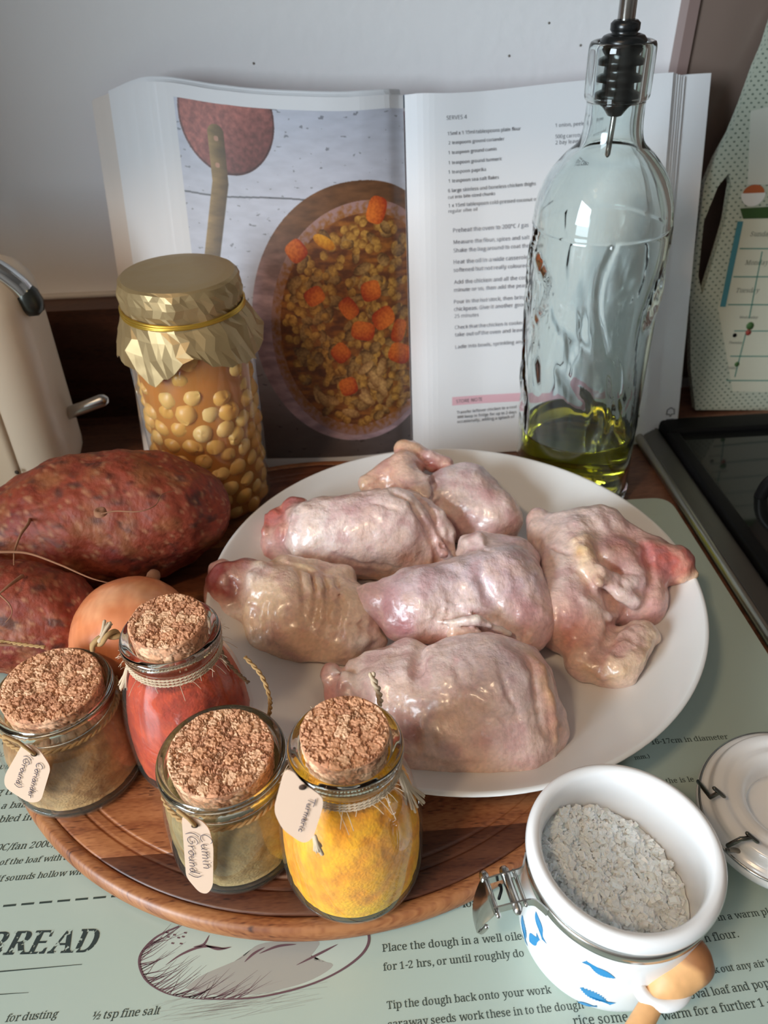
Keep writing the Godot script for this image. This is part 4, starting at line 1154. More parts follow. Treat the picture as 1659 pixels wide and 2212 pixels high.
			b.spot(b.surface(eye, Vector3(-0.0159,-0.7580,-0.6520)), 0.007, Color(lin(176,92,80), 0.7))
			b.spot(b.surface(eye, Vector3(0.0669,-0.7968,-0.6005)), 0.006, Color(lin(170,88,78), 0.8))
			b.line(eye, [Vector3(-0.0379,-0.7446,-0.6664), Vector3(-0.0094,-0.7377,-0.6751), Vector3(0.0212,-0.7339,-0.6789), Vector3(0.0575,-0.7307,-0.6803)], 0.0018, SK, 0.002, false, 0.35)
			b.line(eye, [Vector3(0.0891,-0.7281,-0.6796), Vector3(0.0848,-0.7452,-0.6615), Vector3(0.0795,-0.7609,-0.6440)], 0.0022, SK, 0.005, true, 0.0)
			b.line(eye, [Vector3(0.1323,-0.7397,-0.6598), Vector3(0.1342,-0.7509,-0.6467), Vector3(0.1406,-0.7614,-0.6328)], 0.0008, BL, 0.002, true, 0.0)
			b.line(eye, [Vector3(0.1477,-0.7343,-0.6626), Vector3(0.1551,-0.7458,-0.6478), Vector3(0.1502,-0.7572,-0.6357), Vector3(0.1635,-0.7640,-0.6241)], 0.0008, BL, 0.002, true, 0.0)
			b.line(eye, [Vector3(0.1865,-0.7432,-0.6425), Vector3(0.1914,-0.7607,-0.6202), Vector3(0.2032,-0.7732,-0.6007)], 0.0009, BL, 0.002, true, 0.0)
			b.line(eye, [Vector3(0.1839,-0.7793,-0.5990), Vector3(0.2017,-0.7754,-0.5984), Vector3(0.2201,-0.7677,-0.6018)], 0.0012, PK, 0.002, true, 0.0)
			b.line(eye, [Vector3(0.1569,-0.7845,-0.6000), Vector3(0.1744,-0.7779,-0.6037), Vector3(0.1839,-0.7793,-0.5990)], 0.0008, PK, 0.002, true, 0.0)
			b.line(eye, [Vector3(0.2246,-0.7279,-0.6479), Vector3(0.2326,-0.7379,-0.6335), Vector3(0.2376,-0.7550,-0.6111), Vector3(0.2406,-0.7748,-0.5846), Vector3(0.2400,-0.7852,-0.5709)], 0.0028, OR, 0.002, false, 0.35)
			b.line(eye, [Vector3(0.2199,-0.7303,-0.6467), Vector3(0.2249,-0.7462,-0.6266), Vector3(0.2276,-0.7667,-0.6003), Vector3(0.2290,-0.7862,-0.5740)], 0.0014, PK, 0.002, true, 0.0)
			b.line(eye, [Vector3(0.0603,-0.7871,-0.6138), Vector3(0.0724,-0.7978,-0.5986), Vector3(0.0736,-0.8055,-0.5880)], 0.003, MT, 0.003, true, 0.0)
			b.line(eye, [Vector3(-0.0328,-0.7532,-0.6569), Vector3(-0.0195,-0.7466,-0.6650), Vector3(-0.0047,-0.7497,-0.6617)], 0.0016, WH, 0.002, false, 0.35)
			b.line(eye, [Vector3(-0.0110,-0.7546,-0.6561), Vector3(-0.0059,-0.7623,-0.6473), Vector3(0.0016,-0.7680,-0.6404)], 0.0018, MT, 0.002, true, 0.0)
			b.line(eye, [Vector3(0.0746,-0.8144,-0.5755), Vector3(0.1073,-0.8179,-0.5652), Vector3(0.1517,-0.8136,-0.5613)], 0.001, FA, 0.003, true, 0.0)

# ---------- oil bottle ----------
func oil_bottle() -> void:
	var o := thing("oil_bottle", "tall pale green embossed glass oil bottle with steel pourer before the cookbook", "bottle", Vector3(0.1755, 0.0, -0.477))
	o.rotation.z = deg_to_rad(1.6)
	var R := 0.0425
	var pr := [Vector2(0.0, 0.003), Vector2(0.02, 0.0015), Vector2(0.036, 0.0), Vector2(0.0405, 0.002), Vector2(R - 0.0004, 0.008), Vector2(R, 0.03), Vector2(R, 0.08), Vector2(R, 0.14), Vector2(R, 0.19), Vector2(R - 0.0006, 0.2), Vector2(0.0395, 0.215), Vector2(0.034, 0.228), Vector2(0.026, 0.238), Vector2(0.0195, 0.244), Vector2(0.0170, 0.25), Vector2(0.0163, 0.258), Vector2(0.0162, 0.266), Vector2(0.0176, 0.268), Vector2(0.0180, 0.272), Vector2(0.0180, 0.290), Vector2(0.0174, 0.2945), Vector2(0.0160, 0.2955)]
	var inn := [Vector2(0.0130, 0.2945), Vector2(0.0126, 0.28), Vector2(0.0126, 0.262), Vector2(0.0132, 0.25), Vector2(0.0165, 0.241), Vector2(0.0235, 0.234), Vector2(0.031, 0.224), Vector2(0.0362, 0.212), Vector2(0.0386, 0.2), Vector2(0.0390, 0.19), Vector2(0.0390, 0.14), Vector2(0.0390, 0.08), Vector2(0.0390, 0.02), Vector2(0.0375, 0.011), Vector2(0.030, 0.0075), Vector2(0.0, 0.0085)]
	var prof := smooth_profile(pr, 10)
	prof.append_array(smooth_profile(inn, 8))
	# moulded sprigs of leaves in relief round the body, and a band near the foot
	var leaves := []
	for k in 30:
		leaves.append([rng.randf() * TAU, rng.randf_range(0.075, 0.175), rng.randf_range(-0.9, 0.9), rng.randf_range(0.011, 0.02)])
	var relief := func(a: float, y: float, rr: float) -> float:
		if rr < 0.0395 or y < 0.012 or y > 0.2: return rr
		var add := 0.0
		for l in leaves:
			var dx := wrapf(a - l[0], -PI, PI) * 0.0425
			var dy: float = y - l[1]
			if absf(dx) > 0.02 or absf(dy) > 0.022: continue
			var uu: float = (dx * sin(l[2]) + dy * cos(l[2])) / l[3]
			var vv: float = (dx * cos(l[2]) - dy * sin(l[2])) / (l[3] * 0.3)
			var d := uu * uu + vv * vv
			if d < 1.0: add = maxf(add, 0.0027 * sqrt(1.0 - d) * (0.7 + 0.3 * absf(vv)))
		for s in 4:
			var c := wrapf(a - s * TAU / 4 - 0.25 * sin(y * 40.0 + s), -PI, PI) * 0.0425
			if y > 0.06: add = maxf(add, 0.0020 * exp(-pow(c / 0.0014, 2.0)))
		add += 0.0013 * exp(-pow((y - 0.062) / 0.0012, 2.0))
		return rr - 0.0012 + add
	part("glass", lathe(prof, 160, relief), M.bottle, o)
	# pourer: ribbed black stopper, steel tube above and below
	var rib := [Vector2(0.0, 0.2575), Vector2(0.004, 0.259), Vector2(0.0085, 0.266)]
	for k in 3:
		var y := 0.268 + k * 0.008
		rib.append_array([Vector2(0.0085, y), Vector2(0.0122, y + 0.0008), Vector2(0.0123, y + 0.003), Vector2(0.0088, y + 0.0042)])
	rib.append_array([Vector2(0.0122, 0.2925), Vector2(0.0124, 0.2958), Vector2(0.0108, 0.2978), Vector2(0.009, 0.2985)])
	rib.append_array([Vector2(0.0066, 0.299), Vector2(0.0078, 0.3005), Vector2(0.0078, 0.3035), Vector2(0.0062, 0.305), Vector2(0.0, 0.305)])
	part("stopper", lathe(rib, 48), material(s8(20, 22, 23), 0.25), o)
	part("pourer_tube", tube([Vector3(0, 0.300, 0), Vector3(0, 0.33, 0), Vector3(0.0005, 0.36, 0.001), Vector3(0.002, 0.385, 0.006)], 0.0046, 20), M.steel, o)
	part("air_tube", tube([Vector3(-0.001, 0.259, 0.002), Vector3(-0.002, 0.236, 0.002)], 0.0016, 10), M.steel, o)
	var oil := MeshInstance3D.new()
	oil.mesh = lathe([Vector2(0, 0.0092), Vector2(0.029, 0.0084), Vector2(0.0365, 0.0118), Vector2(0.03875, 0.0205), Vector2(0.03875, 0.035), Vector2(0.03875, 0.0565), Vector2(0.0384, 0.0572), Vector2(0.037, 0.0570), Vector2(0.0, 0.0569)], 90)
	oil.material_override = solid_glass(s8(226, 214, 60), 0.047)
	put(oil, "olive_oil", "yellow green oil lying in the bottom of the embossed glass bottle", "oil", Vector3(0.1755, 0.0, -0.477))
	oil.rotation.z = deg_to_rad(1.6)

# ---------- jar of chickpeas ----------
func chickpea_jar() -> void:
	var at := Vector3(-0.0885, 0.0161, -0.4695)
	var o := thing("chickpea_jar", "glass jar of chickpeas under a gold paper cover, before the cookbook", "jar", at)
	var R := 0.0392
	var gl := smooth_profile([Vector2(0.0, 0.002), Vector2(0.03, 0.001), Vector2(0.0365, 0.001), Vector2(R, 0.006), Vector2(R, 0.02), Vector2(R, 0.08), Vector2(R, 0.125), Vector2(0.0375, 0.136), Vector2(0.034, 0.143), Vector2(0.033, 0.15)], 6)
	part("glass", lathe(gl, 96), M.jar, o)
	part("lid", lathe([Vector2(0.0, 0.147), Vector2(0.034, 0.147), Vector2(0.0352, 0.149), Vector2(0.0352, 0.163), Vector2(0.0342, 0.1652), Vector2(0.0, 0.1652)], 64), M.steel, o)
	# gold paper: flat on the lid, gathered at the band, flaring frill below
	var gold := material(s8(176, 152, 110), 0.45, 0.6)
	bumpy(gold, noise_tex(0.012, 44, null, 256, 3, FastNoiseLite.TYPE_CELLULAR), 0.05, 12.0)
	var wav := noise(1.0, 5, 2)
	var v := PackedVector3Array()
	var segs := 54
	var rows := [Vector2(0.0, 0.1664), Vector2(0.016, 0.1667), Vector2(0.028, 0.1666), Vector2(0.0338, 0.1662), Vector2(0.0356, 0.1648), Vector2(0.0366, 0.1615), Vector2(0.0370, 0.1570), Vector2(0.0368, 0.1520), Vector2(0.0362, 0.1475), Vector2(0.0376, 0.1440), Vector2(0.0402, 0.1390), Vector2(0.0428, 0.1330), Vector2(0.0450, 0.1262)]
	rows.reverse()
	for j in rows.size():
		for i in segs:
			var a := TAU * (i + (0.5 if j % 2 else 0.0) + rng.randf_range(-0.25, 0.25)) / segs
			var p: Vector2 = rows[j]
			var low := clampf((0.1445 - p.y) / 0.018, 0.0, 1.0)
			var side := clampf((0.1660 - p.y) / 0.004, 0.0, 1.0)
			var ph := fposmod(a * 5.0 / TAU + 0.22 * sin(a * 2.0 + 1.0) + 0.1, 1.0)
			var flap := absf(ph - 0.5) * 2.0
			var crease := absf(fposmod(a * 13.0 / TAU + 0.3 * sin(a * 3.0), 1.0) - 0.5) * 2.0
			var pl := (flap - 0.4) * 0.0060 * low + (crease - 0.5) * (0.0030 * low + 0.0016 * side * (1.0 - low)) + rng.randf_range(-0.0007, 0.0007) * side
			var cut := low * low * (0.0085 * (1.0 - flap) + 0.011 * exp(-pow((a - 2.0) / 0.30, 2.0)) - 0.006 * exp(-pow((a - 1.42) / 0.16, 2.0)) + 0.004 * sin(a * 2.0 + 0.6) + rng.randf_range(-0.0012, 0.0012))
			v.append(Vector3((p.x + pl) * cos(a), p.y - cut + (0.0004 * sin(a * 7.0) if side > 0 else 0.0), (p.x + pl) * sin(a)))
	var cover := amesh(v, quads(segs, rows.size(), true), null, null, false)
	part("paper_cover", cover, gold, o)
	var band := []
	for k in 3:
		var pts := []
		for i in 61:
			var a := TAU * i / 60.0
			pts.append(Vector3(cos(a) * 0.0372, 0.1468 + (k - 1) * 0.0011 + 0.0006 * sin(a * 2.0 + k), sin(a) * 0.0372))
		band.append(tube(pts, 0.0009, 8))
	part("elastic_band", joined(band), material(s8(206, 168, 70), 0.35, 0.8), o)
	# brine, with the peas standing out of it against the glass
	var brine := MeshInstance3D.new()
	var bm := material(s8(198, 122, 44), 0.35)
	bm.subsurf_scatter_enabled = true
	bm.subsurf_scatter_strength = 0.3
	brine.mesh = lathe([Vector2(0.0, 0.003), Vector2(0.035, 0.003), Vector2(0.0353, 0.006), Vector2(0.0353, 0.1225), Vector2(0.034, 0.127), Vector2(0.0, 0.128)], 64)
	brine.material_override = bm
	put(brine, "brine", "murky orange brine between the chickpeas in the jar", "brine", at)
	brine.set_meta("kind", "stuff")
	var pea := []
	for k in 4:
		var n := noise(90.0, 60 + k, 2)
		var pv := PackedVector3Array()
		for j in 13:
			for i in 20:
				var th := PI * j / 12.0
				var a := TAU * i / 20.0
				var d := Vector3(sin(th) * cos(a), -cos(th), sin(th) * sin(a))
				var rr := 0.0077 * (1.0 + 0.035 * sin(a * 2.0 + k)) + n.get_noise_3dv(d * 0.01) * 0.0006
				rr -= 0.0004 * exp(-pow(d.x / 0.18, 2.0)) * (0.5 + 0.5 * d.y)
				if d.y > 0.8: rr += 0.0007 * pow((d.y - 0.8) / 0.2, 2.0)
				pv.append(d * rr)
		pea.append(amesh(pv, quads(20, 13, true)))
	var pm := []
	for c in [s8(234, 178, 96), s8(238, 188, 108), s8(228, 168, 80), s8(240, 196, 124)]:
		var m := material(c, 0.4)
		m.subsurf_scatter_enabled = true
		m.subsurf_scatter_strength = 0.15
		pm.append(m)
	var first: MeshInstance3D = null
	var toward := atan2(0.47, 0.0885)
	var row := 0
	var y := 0.0085
	while y < 0.128:
		var loose := y > 0.098
		var step := 0.405 if not loose else 0.52
		var a := toward - 1.95 + (0.18 if row % 2 else 0.0)
		while a < toward + 1.95:
			if not loose or rng.randf() < 0.85:
				var c: MeshInstance3D
				if first == null:
					c = MeshInstance3D.new()
					first = c
				else: c = first.duplicate()
				c.mesh = pea[rng.randi() % 4]
				c.material_override = pm[rng.randi() % 4]
				var aa := a + rng.randf_range(-0.05, 0.05)
				var rr := 0.0313 - rng.randf_range(0.0, 0.0018)
				var p := Vector3(cos(aa) * rr, minf(y + rng.randf_range(-0.0022, 0.0022), 0.1245), sin(aa) * rr)
				put(c, "chickpea", "round pale golden chickpea behind the glass of the paper-topped jar", "chickpea", at + p, 0.0, "chickpeas in the jar")
				c.rotation = Vector3(rng.randf() * TAU, rng.randf() * TAU, rng.randf() * TAU)
				c.scale = Vector3.ONE * rng.randf_range(0.90, 1.06)
			a += step + rng.randf_range(-0.02, 0.02)
		y += 0.0112 if not loose else 0.0126
		row += 1

# ---------- sweet potatoes and onion ----------
func lump(at: Vector3, axis: Vector3, length: float, rr: float, sd: int, shape: Callable, paint: Callable, rough := 1.0) -> ArrayMesh:
	# a root: swept rounds along an axis, roughened
	var n := noise(20.0, sd, 3)
	var fine := noise(160.0, sd + 1, 4)
	var x := axis.normalized()
	var y := (Vector3.UP - x * x.y).normalized()
	var z := x.cross(y)
	var v := PackedVector3Array()
	var c := PackedColorArray()
	var nu := 110
	var nv := 110
	for j in nv + 1:
		var t := float(j) / nv
		var s := -cos(PI * t)
		var w: float = shape.call(s)
		for i in nu:
			var a := TAU * i / nu
			var dir := y * cos(a) + z * sin(a)
			var p := x * (s * length * 0.5) + dir * (rr * w)
			var k := 1.0 if w > 0.02 else 0.0
			p += (dir + x * s * 0.4) * ((n.get_noise_3dv(p) * 0.0048 + fine.get_noise_3dv(p) * 0.0008) * rough * minf(1.0, w * 2.0))
			v.append(at + p)
			c.append(paint.call(p, a, s))
	return amesh(v, quads(nu, nv + 1, true), c)

func vegetables() -> void:
	var skin := material(Color.WHITE, 0.62)
	skin.vertex_color_use_as_albedo = true
	bumpy(skin, noise_tex(0.03, 71, null, 256, 5), 0.05, 26.0)
	var blotch := noise(38.0, 81, 4)
	var grit := noise(180.0, 82, 3)
	var scar := noise(75.0, 83, 3)
	var crack := noise(110.0, 84, 2)
	var paint := func(p: Vector3, _a, _s) -> Color:
		var c := lin(146, 64, 42)
		c = c.lerp(lin(132, 50, 38), clampf(blotch.get_noise_3dv(p) * 2.2, 0, 1))
		c = c.lerp(lin(158, 98, 60), clampf(-blotch.get_noise_3dv(p + Vector3.ONE) * 1.8 - 0.15, 0, 0.8))
		c = c.lerp(lin(82, 46, 38), clampf((scar.get_noise_3dv(p * Vector3(0.6, 1, 1)) - 0.24) * 4.0, 0, 0.85))
		c = c.lerp(lin(70, 38, 32), clampf((0.035 - absf(crack.get_noise_3dv(p * Vector3(1.0, 1, 0.5)))) * 30.0, 0, 0.7) * clampf(scar.get_noise_3dv(p + Vector3.ONE * 3) * 3.0, 0, 1))
		c = c.lerp(lin(196, 142, 104), clampf((grit.get_noise_3dv(p) - 0.3) * 3.0, 0, 0.6))
		return c * (0.9 + 0.35 * grit.get_noise_3dv(p * 1.7))
	var hair := material(s8(150, 104, 76), 0.9)
	var fat := func(s: float) -> float: return pow(maxf(1.0 - s * s, 0.0), 0.5) * (1.0 + 0.10 * s)
	var at := Vector3(-0.1489,0.0565,-0.3950)
	var ax := Vector3(-0.0808,0.0540,-0.3972) - Vector3(-0.1923,0.0500,-0.3919)
	var a := thing("sweet_potato", "large sweet potato with red brown skin, leaning before the jar of chickpeas", "sweet potato", at, 0.0, "sweet potatoes beside the board")
	part("flesh", lump(Vector3.ZERO, ax, 0.162, 0.0408, 3, fat, paint), skin, a)
	var root := func(o: Node3D, pts: Array, w: float):
		var q := []
		for p in pts: q.append(p - o.position)
		part("root", tube(smooth_path(q, 8), func(t): return w * (1.0 - 0.7 * t), 7), hair, o)
	root.call(a, [Vector3(-0.1807,0.0750,-0.3812), Vector3(-0.1744,0.0820,-0.3618), Vector3(-0.1752,0.0830,-0.3502), Vector3(-0.1764,0.0800,-0.3400), Vector3(-0.1747,0.0780,-0.3307)], 0.0011)
	root.call(a, [Vector3(-0.1259,0.1000,-0.3416), Vector3(-0.1188,0.1005,-0.3427), Vector3(-0.1064,0.1005,-0.3411), Vector3(-0.0988,0.1000,-0.3464), Vector3(-0.0969,0.0990,-0.3578), Vector3(-0.0910,0.0970,-0.3636)], 0.0005)
	root.call(a, [Vector3(-0.1828,0.0820,-0.3374), Vector3(-0.1681,0.0810,-0.3360), Vector3(-0.1494,0.0790,-0.3270), Vector3(-0.1322,0.0740,-0.3199), Vector3(-0.1195,0.0660,-0.3224)], 0.0008)
	part("bud", lathe([Vector2(0.0034, -0.002), Vector2(0.0032, 0.0005), Vector2(0.002, 0.0012), Vector2(0.0012, 0.0004), Vector2(0.0, 0.001)], 18), hair, a, "dark round bud").position = Vector3(-0.1282,0.0985,-0.3463) - at
	var at2 := Vector3(-0.1915,0.0445,-0.3287)
	var b := thing("sweet_potato", "darker sweet potato at the left edge behind the coriander jar", "sweet potato", at2, 0.0, "sweet potatoes beside the board")
	part("flesh", lump(Vector3.ZERO, Vector3(-0.1271,0.0410,-0.3181) - Vector3(-0.2083,0.0440,-0.3338), 0.124, 0.0308, 9, fat, paint), skin, b)
	root.call(b, [Vector3(-0.1676,0.0780,-0.3207), Vector3(-0.1703,0.0810,-0.3105), Vector3(-0.1754,0.0800,-0.3034)], 0.0012)
	root.call(b, [Vector3(-0.1729,0.0810,-0.3038), Vector3(-0.1668,0.0800,-0.2976), Vector3(-0.1647,0.0780,-0.2929), Vector3(-0.1678,0.0750,-0.2897)], 0.0005)
	root.call(b, [Vector3(-0.1748,0.0620,-0.2881), Vector3(-0.1655,0.0600,-0.2885), Vector3(-0.1568,0.0560,-0.2902)], 0.0009)
	# onion
	var oskin := material(Color.WHITE, 0.28)
	oskin.vertex_color_use_as_albedo = true
	oskin.clearcoat_enabled = true
	oskin.clearcoat = 0.3
	var vein := noise(24.0, 91, 3)
	var opaint := func(p: Vector3, ang: float, s: float) -> Color:
		var c := lin(226, 140, 92)
		c = c.lerp(lin(238, 176, 132), clampf(vein.get_noise_3dv(p) * 1.6 + 0.1, 0, 0.8))
		c = c.lerp(lin(190, 96, 60), clampf(0.5 * absf(sin(ang * 17.0 + vein.get_noise_3dv(p) * 5.0)) - 0.2, 0, 1) * 0.7)
		return c.lerp(lin(166, 110, 66), smoothstep(0.72, 1.0, absf(s)))
	var onion_at := Vector3(-0.1120, 0.0480, -0.3000)
	var on := thing("onion", "golden brown onion tucked behind the paprika jar", "onion", onion_at)
	var oshape := func(s: float) -> float: return pow(maxf(1.0 - s * s, 0.0), 0.52)
	part("bulb", lump(Vector3.ZERO, Vector3(0.15, 0.25, -0.9), 0.066, 0.0325, 14, oshape, opaint, 0.25), oskin, on)
	part("root_tuft", tube([Vector3(0.005, 0.009, -0.0315), Vector3(0.006, 0.0105, -0.037)], 0.004, 8), hair, on)

# ---------- spice jars ----------
func twine(path: Array, thick: float, parent: Node, m: Material, called := "twine") -> void:
	var strands := []
	var n := path.size()
	var ref := Vector3.UP
	for k in 2:
		var pts := []
		var run := 0.0
		for i in n:
			var t: Vector3 = (path[mini(i + 1, n - 1)] - path[maxi(i - 1, 0)]).normalized()
			var b := t.cross(ref if absf(t.y) < 0.95 else Vector3.RIGHT).normalized()
			var c := b.cross(t)
			if i > 0: run += path[i].distance_to(path[i - 1])
			var a := run / (thick * 6.0) * TAU + PI * k
			pts.append(path[i] + (b * cos(a) + c * sin(a)) * thick * 0.5)
		strands.append(tube(pts, thick * 0.55, 6))
	part(called, joined(strands), m, parent)

func ring_path(rr: float, y: float, from := 0.0, to := TAU, n := 120, sag := 0.0) -> Array:
	var p := []
	for i in n + 1:
		var a := lerpf(from, to, float(i) / n)
		p.append(Vector3(cos(a) * rr, y + sag * sin(a), sin(a) * rr))
	return p

func cork_mesh(rr: float, h: float, sd: int) -> ArrayMesh:
	# pressed cork: crumbs of uneven height and tone
	var cell := noise(215.0, sd, 1, FastNoiseLite.TYPE_CELLULAR)
	cell.cellular_return_type = FastNoiseLite.RETURN_CELL_VALUE
	cell.cellular_jitter = 1.0
	var edge := noise(215.0, sd, 1, FastNoiseLite.TYPE_CELLULAR)
	edge.cellular_return_type = FastNoiseLite.RETURN_DISTANCE2_SUB
	edge.cellular_jitter = 1.0
	var warp := noise(330.0, sd + 3, 3)
	var grain := noise(620.0, sd + 5, 2)
	var tones := [lin(226, 168, 130), lin(206, 146, 110), lin(238, 188, 150), lin(182, 124, 92), lin(220, 162, 122), lin(242, 196, 158)]
	var v := PackedVector3Array()
	var c := PackedColorArray()
	var put_point := func(p: Vector3, out: Vector3, share: float):
		var w := p + Vector3(warp.get_noise_3dv(p), warp.get_noise_3dv(p + Vector3.ONE), warp.get_noise_3dv(p - Vector3.ONE)) * 0.0022
		var cv := cell.get_noise_3dv(w)
		var ed := clampf((edge.get_noise_3dv(w) + 1.0) * 5.5, 0.0, 1.0)
		var gr := grain.get_noise_3dv(p)
		v.append(p + out * ((cv * 0.00040 + (ed - 1.0) * 0.0010 + gr * 0.00030) * share))
		var tone: Color = tones[int(absf(cv) * 997.0) % 6].lerp(lin(228, 172, 134), 0.25)
		c.append(tone * (0.5 + 0.5 * ed) * 1.08 * (1.0 + 0.35 * gr))
	# top: a square grid bent into a disc, so that the crumbs are even
	var n := 176
	for j in n + 1:
		for i in n + 1:
			var a := 2.0 * i / n - 1.0
			var e := 2.0 * j / n - 1.0
			var q := Vector2.ZERO
			if absf(a) > absf(e): q = Vector2(a, 0).rotated(PI / 4 * e / a)
			elif absf(e) > 0.0: q = Vector2(0, e).rotated(-PI / 4 * a / e)
			var l := q.length()
			put_point.call(Vector3(q.x * rr, h - 0.0010 * pow(clampf((l - 0.94) / 0.06, 0, 1), 2.0), q.y * rr), Vector3.UP, 1.0 if l < 0.97 else 0.3)
	var idx := quads(n + 1, n + 1, false)
	# side
	var base := v.size()
	var segs := 260
	var rows := 26
	for j in rows:
		for i in segs:
			var a := TAU * i / segs
			var o := Vector3(cos(a), 0, sin(a))
			var t := j / (rows - 1.0)
			put_point.call(o * (rr * lerpf(0.95, 0.998, t)) + Vector3(0, lerpf(h - 0.0140, h - 0.0008, t), 0), o, 0.5)
	idx.append_array(quads(segs, rows, true, base))
	return amesh(v, idx, c)

func tag_on(o: Node3D, corners: Array, hole: Vector3, hang: Vector3) -> Node3D:
	# paper luggage tag: corners in the world, all on one upright plane
	var poly := []
	for p in corners: poly.append(Vector2(p.x - o.position.x, p.y - o.position.y))
	var z: float = corners[0].z - o.position.z
	var tag := part("paper_tag", prism(round_poly(poly, 0.004, 5), 0.0005, z - 0.0006), M.tag, o)
	var eye := part("tag_hole", lathe([Vector2(0.0013, 0), Vector2(0.0013, 0.0003), Vector2(0.0, 0.0003)], 16), material(s8(70, 48, 34), 0.8), tag)
	eye.position = hole - o.position
	eye.rotation.x = PI / 2
	return tag

func spices() -> void:
	var cork := material(Color.WHITE, 0.85)
	cork.vertex_color_use_as_albedo = true
	var wide := func(o: Node3D, rim_y: float, top_y: float, cr: float, sd: int, rb: float, rr: float):
		# squat jar with a thick rounded lip
		var b := o.position.y
		var y := rim_y - b
		part("glass_body", lathe(smooth_profile([Vector2(0.0, 0.0012), Vector2(rb * 0.8, 0.0006), Vector2(rb * 0.93, 0.0), Vector2(rb * 0.99, 0.0025), Vector2(rb, 0.007), Vector2(rb * 0.985, y * 0.5), Vector2(rb * 0.90, y * 0.74), Vector2(rr * 0.93, y * 0.83)], 8), 96), M.jar, o)
		part("glass_foot", lathe(smooth_profile([Vector2(0.0, 0.0009), Vector2(rb * 0.8, 0.0004), Vector2(rb * 0.92, 0.0002), Vector2(rb * 0.975, 0.0028), Vector2(rb * 0.97, 0.0045), Vector2(rb * 0.9, 0.005), Vector2(0.0, 0.005)], 5), 96), M.glass, o)
		var t := smooth_profile([Vector2(rr * 0.93, y * 0.83), Vector2(rr * 0.955, y * 0.87), Vector2(rr * 0.995, y * 0.90), Vector2(rr, y * 0.945), Vector2(rr * 0.985, y * 0.985), Vector2(rr * 0.94, y), Vector2(rr * 0.885, y * 0.99), Vector2(rr * 0.865, y * 0.96), Vector2(rr * 0.85, y * 0.88), Vector2(rr * 0.87, y * 0.84), Vector2(rr * 0.93, y * 0.83)], 6)
		part("glass_lip", lathe(t, 96), M.glass, o)
		part("cork_stopper", cork_mesh(cr, top_y - b, sd), cork, o)
	var tall := func(o: Node3D, sd: int):
		# milk-bottle shaped jar with a rolled lip
		part("glass_body", lathe(smooth_profile([Vector2(0.0, 0.0012), Vector2(0.021, 0.0006), Vector2(0.0255, 0.0), Vector2(0.0285, 0.003), Vector2(0.0300, 0.009), Vector2(0.0303, 0.024), Vector2(0.0295, 0.040), Vector2(0.0262, 0.056), Vector2(0.0222, 0.067), Vector2(0.0205, 0.0725), Vector2(0.0200, 0.0765)], 8), 96), M.jar, o)
		part("glass_foot", lathe(smooth_profile([Vector2(0.0, 0.0009), Vector2(0.021, 0.0004), Vector2(0.0255, 0.0002), Vector2(0.0282, 0.0035), Vector2(0.0288, 0.0065), Vector2(0.027, 0.0068), Vector2(0.0, 0.006)], 5), 96), M.glass, o)
		part("glass_lip", lathe(smooth_profile([Vector2(0.0200, 0.0765), Vector2(0.0212, 0.0785), Vector2(0.0222, 0.0815), Vector2(0.0220, 0.0838), Vector2(0.0208, 0.0851), Vector2(0.0185, 0.0848), Vector2(0.0172, 0.0825), Vector2(0.0168, 0.077), Vector2(0.0180, 0.0755), Vector2(0.0200, 0.0765)], 6), 96), M.glass, o)
		part("cork_stopper", cork_mesh(0.0168, 0.0925, sd), cork, o)
	var powder := func(called: String, label: String, o: Node3D, prof: Array, c1: Color, c2: Color, c3: Color, sd: int, slope: float):
		var grain := noise(900.0, sd, 2)
		var patch := noise(85.0, sd + 1, 3)
		var v := PackedVector3Array()
		var c := PackedColorArray()
		var pr := smooth_profile(prof, 8)
		var segs := 180
		for q in pr:
			for i in segs:
				var a := TAU * i / segs
				var p := Vector3(q.x * cos(a), q.y, q.x * sin(a))
				var g := grain.get_noise_3dv(p)
				var h := patch.get_noise_3dv(p)
				p.y += slope * p.x * clampf(q.y / 0.04, 0, 1)
				p += Vector3(cos(a), 0, sin(a)) * (minf(h, 0.0) * 0.0012)
				v.append(p)
				var k := c1.lerp(c2, clampf(h * 1.5 + 0.45, 0, 1)).lerp(c3, clampf(1.0 - q.y / 0.022 + h * 0.6, 0, 1) * 0.7)
				c.append(k * (1.0 + 0.28 * g))
		var m := material(Color.WHITE, 0.9)
		m.vertex_color_use_as_albedo = true
		bumpy(m, noise_tex(0.12, sd, null, 128, 2), 0.03, 40.0)
		var s := MeshInstance3D.new()
		s.mesh = amesh(v, quads(segs, pr.size(), true), c)
		s.material_override = m
		put(s, called, label, "spice", o.position)
		s.set_meta("kind", "stuff")

	# coriander
	var co := thing("coriander_jar", "squat corked glass jar tagged Coriander at the board's left edge", "spice jar", Vector3(-0.1352, 0.0161, -0.2474))
	wide.call(co, 0.0715, 0.0760, 0.0222, 101, 0.0318, 0.0268)
	powder.call("ground_coriander", "brown ground coriander filling the squat jar at the board's left edge", co, [Vector2(0, 0.0052), Vector2(0.027, 0.0052), Vector2(0.0295, 0.008), Vector2(0.0300, 0.016), Vector2(0.0295, 0.026), Vector2(0.0270, 0.038), Vector2(0.02, 0.041), Vector2(0, 0.042)], lin(150, 108, 62), lin(176, 130, 78), lin(196, 164, 112), 301, 0.12)
	twine(ring_path(0.0262, 0.0432, 0.0, TAU, 140, 0.0015), 0.0011, co, M.twine)
	var cz := -0.2185
